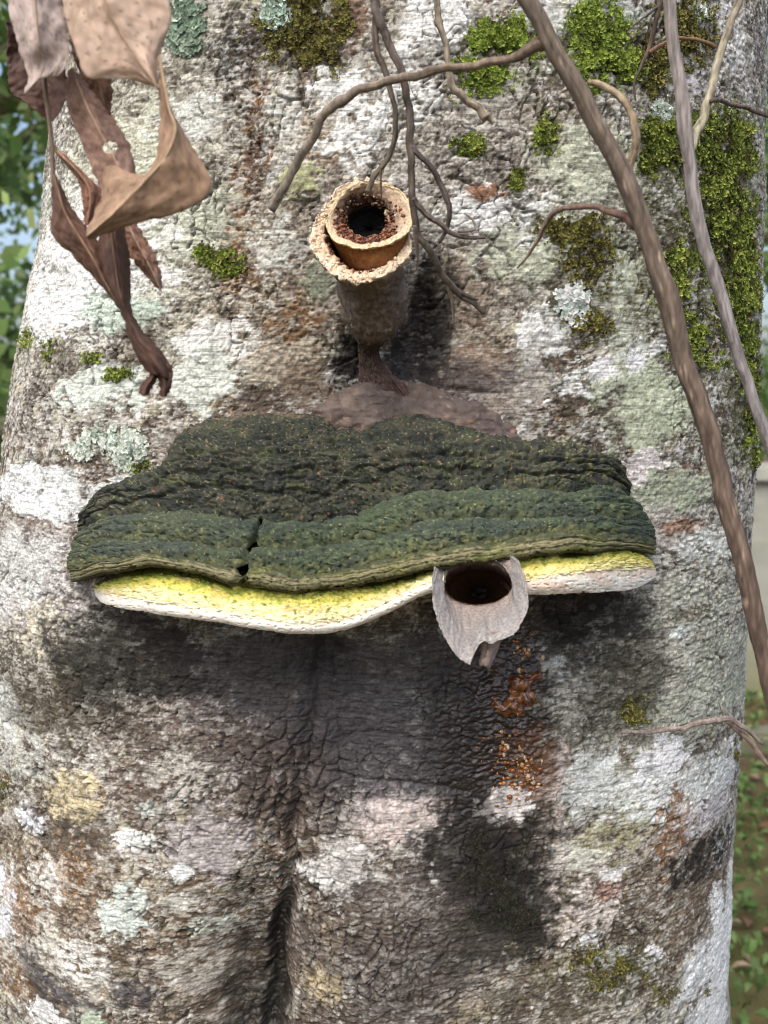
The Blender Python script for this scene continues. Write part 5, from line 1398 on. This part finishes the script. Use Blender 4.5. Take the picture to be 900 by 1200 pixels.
scatter_leaves('grass', 80000, (-5, 5, -1.5, 6), .042, [(92, 120, 66), (112, 142, 80), (134, 160, 98), (100, 124, 70)], 'low green weeds and grass on the ground behind the trunk', 'grass', True, .22)
scatter_leaves('leaf_litter', 12000, (-5, 5, -2, 7), .055, [(112, 88, 66), (136, 110, 86), (92, 70, 52), (156, 134, 112), (118, 94, 70)], 'fallen brown leaves strewn on the ground', 'leaf litter', False, .26, 'leaf', .012)

# concrete wall and kerb to the right
def box_bevel(name, x0, x1, y0, y1, z0, z1, mat, cols, parent=None, bev=.012, seg=(26, 4, 26), **kw):
    import bmesh
    bm = bmesh.new(); bmesh.ops.create_cube(bm, size=1)
    bmesh.ops.scale(bm, vec=(x1 - x0, y1 - y0, z1 - z0), verts=bm.verts)
    bmesh.ops.translate(bm, vec=((x0 + x1) / 2, (y0 + y1) / 2, (z0 + z1) / 2), verts=bm.verts)
    bmesh.ops.bevel(bm, geom=list(bm.edges), offset=bev, segments=3, affect='EDGES')
    bmesh.ops.subdivide_edges(bm, edges=[e for e in bm.edges if e.calc_length() > .2], cuts=24, use_grid_fill=True)
    me = bpy.data.meshes.new(name); bm.to_mesh(me); bm.free()
    co = np.zeros(len(me.vertices) * 3); me.vertices.foreach_get('co', co); co = co.reshape(-1, 3)
    n1 = fbm(co[:, 0] * 3 + co[:, 1] * 2, co[:, 2] * 3, 4, 980)
    co += (.004 * fbm(co[:, 0] * 9, co[:, 2] * 9 + co[:, 1] * 5, 2, 981))[:, None]
    me.vertices.foreach_set('co', co.ravel())
    c = shade(cols[0], (sstep(0, .5, n1) * .7, cols[1]), (sstep(.5, .0, co[:, 2] + .2 * n1 + z0 - z0) * .6, cols[2]))
    a = me.color_attributes.new('tint', 'FLOAT_COLOR', 'POINT')
    k = np.ones((len(co), 4)); k[:, :3] = c; a.data.foreach_set('color', k.ravel())
    me.materials.append(MAT[mat]); me.update()
    return obj(name, me, parent, **kw)


wy0 = 3.3
xw0 = px3(862, 700, wy0)[0]
wall = empty('concrete_wall', (xw0 + 1, wy0 + .1, 0), 'weathered grey concrete wall behind the trunk at the right edge', 'wall')
ztop = px3(880, 565, wy0)[2]
box_bevel('wall_body', xw0 - .05, xw0 + 2.4, wy0, wy0 + .18, -.1, ztop, 'concrete', [(140, 142, 128), (158, 158, 148), (116, 112, 72)], wall)
box_bevel('coping', xw0 - .10, xw0 + 2.45, wy0 - .04, wy0 + .22, ztop + .002, ztop + .07, 'concrete', [(146, 146, 136), (160, 160, 150), (120, 120, 100)], wall, bev=.01)
box_bevel('kerb', xw0 - .4, xw0 + 2.6, wy0 - .62, wy0 - .5, -.08, .07, 'concrete', [(110, 112, 100), (128, 128, 116), (96, 96, 66)], None, bev=.02, label='low mossy concrete kerb on the ground in front of the grey wall', cat='kerb')


def back_tree(loc, h, r, crown_r, crown_h, nleaf, cols, label, seed, bark=(132, 124, 106), lean=(0, 0), leaf_sz=.10, limbs=7, low=.25):
    rg = np.random.default_rng(seed)
    root = empty('background_tree', (loc[0], loc[1], 0), label, 'tree', 'trees in the background')
    top = np.array([loc[0] + lean[0], loc[1] + lean[1], h])
    pts = [np.array([loc[0], loc[1], -.1]), np.array([loc[0] + lean[0] * .2, loc[1], h * .3]), np.array([loc[0] + lean[0] * .6 + .05, loc[1] + lean[1] * .5, h * .65]), top]
    V, F_, K_ = tube_mesh(pts, [r * 1.3, r, r * .8, r * .35], seed=seed, nsides=14, col=bark, wob=.12)
    tr = obj('trunk', mesh_from('trunk', V, F_, MAT['far_bark'], K_), root)
    C, R_ = [], []
    for k in range(limbs):
        f = rg.uniform(low, .95); b = np.array([np.interp(f, [0, .3, .65, 1], [p[i] for p in pts]) for i in range(3)])
        a = rg.uniform(0, 2 * np.pi); l = crown_r * rg.uniform(.7, 1.1) * (1.1 - .5 * f)
        e = b + np.array([np.cos(a) * l, np.sin(a) * l, l * rg.uniform(.1, .6)])
        m_ = (b + e) / 2 + np.array([0, 0, -.08 * l])
        V, F_, K_ = tube_mesh([b, m_, e], [r * .45 * (1.1 - f * .5), r * .28, r * .08], seed=seed + k, nsides=8, col=bark, wob=.12)
        obj('limb', mesh_from('limb', V, F_, MAT['far_bark'], K_), tr)
        for q in (.45, .7, 1.0):
            C.append(b * (1 - q) + e * q); R_.append(l * .42)
    C.append(top); R_.append(crown_r * .6)
    C, R_ = np.array(C), np.array(R_)
    ci = rg.integers(0, len(C), nleaf)
    d = rg.normal(0, 1, (nleaf, 3)); d /= np.linalg.norm(d, axis=1, keepdims=True)
    o = C[ci] + d * (R_[ci] * rg.uniform(.2, 1.05, nleaf))[:, None] * np.array([1, 1, .7])
    o[:, 2] = np.maximum(o[:, 2], .15)
    ax = rg.normal(0, 1, (nleaf, 3)) + np.array([0, 0, -.35]); ax /= np.linalg.norm(ax, axis=1, keepdims=True)
    sd = np.cross(ax, rg.normal(0, 1, (nleaf, 3))); sd /= np.linalg.norm(sd, axis=1, keepdims=True)
    L_ = (leaf_sz * rg.uniform(.6, 1.3, nleaf))[:, None]
    Vl = np.stack([o, o + ax * L_ * .5 + sd * L_ * .27, o + ax * L_, o + ax * L_ * .5 - sd * L_ * .27], 1)
    tone = np.repeat(rg.uniform(.7, 1.25, len(C))[ci], 4)[:, None]
    Kl = np.repeat(lin(np.array(cols))[rg.integers(0, len(cols), nleaf)] * rg.uniform(.7, 1.3, (nleaf, 1)), 4, 0) * tone
    obj('crown', mesh_from('crown', Vl, np.arange(nleaf * 4).reshape(-1, 4), MAT['foliage'], np.clip(Kl, .01, .5), smooth=False), root)
    return root


LG = [(134, 164, 92), (152, 182, 108), (174, 200, 128), (118, 146, 84)]
DG = [(106, 134, 82), (124, 152, 96), (146, 172, 114), (94, 118, 74)]


def at(u, v, y):
    p = px3(u, v, y); return (p[0], p[1])


back_tree(at(-110, 300, 3.4), 4.2, .10, 1.3, 2, 4200, LG, 'bright green leafy tree close behind the dead leaf sprig', 1, lean=(.15, 0), limbs=14, low=.15)
back_tree(at(-120, 300, 6.5), 6.5, .14, 2.1, 3, 6500, DG, 'darker green tree further back at the left edge', 2, limbs=13, low=.12, leaf_sz=.13)
back_tree(at(-260, 300, 5.0), 5.5, .13, 1.9, 3, 5000, LG, 'bright green tree standing out of view to the left', 3, limbs=11, low=.15, leaf_sz=.12)
back_tree(at(300, 300, 8.5), 7.5, .16, 2.4, 3, 10000, DG, 'tall green tree hidden behind the trunk', 4, limbs=12, low=.12, leaf_sz=.14)
back_tree(at(960, 300, 5.2), 4.6, .11, 1.6, 2, 9000, DG, 'dark green tree above the concrete wall at the right edge', 5, limbs=11, low=.22, leaf_sz=.12)
back_tree(at(860, 300, 9.0), 6.2, .15, 2.2, 3, 9000, LG, 'pale green tree far behind the concrete wall', 6, limbs=11, low=.15, leaf_sz=.14)
back_tree(at(-120, 300, 10.5), 8.5, .18, 2.8, 3, 6000, LG, 'tall pale green tree at the far left', 7, limbs=12, low=.12, leaf_sz=.16)
back_tree(at(1250, 300, 6.8), 5.2, .13, 1.9, 3, 6500, DG, 'rounded green tree beyond the right end of the concrete wall', 8, limbs=12, low=.14, leaf_sz=.13)
back_tree(at(1080, 300, 12.5), 8.0, .18, 2.8, 3, 7000, LG, 'tall pale tree far behind the right end of the wall', 9, limbs=12, low=.10, leaf_sz=.17)
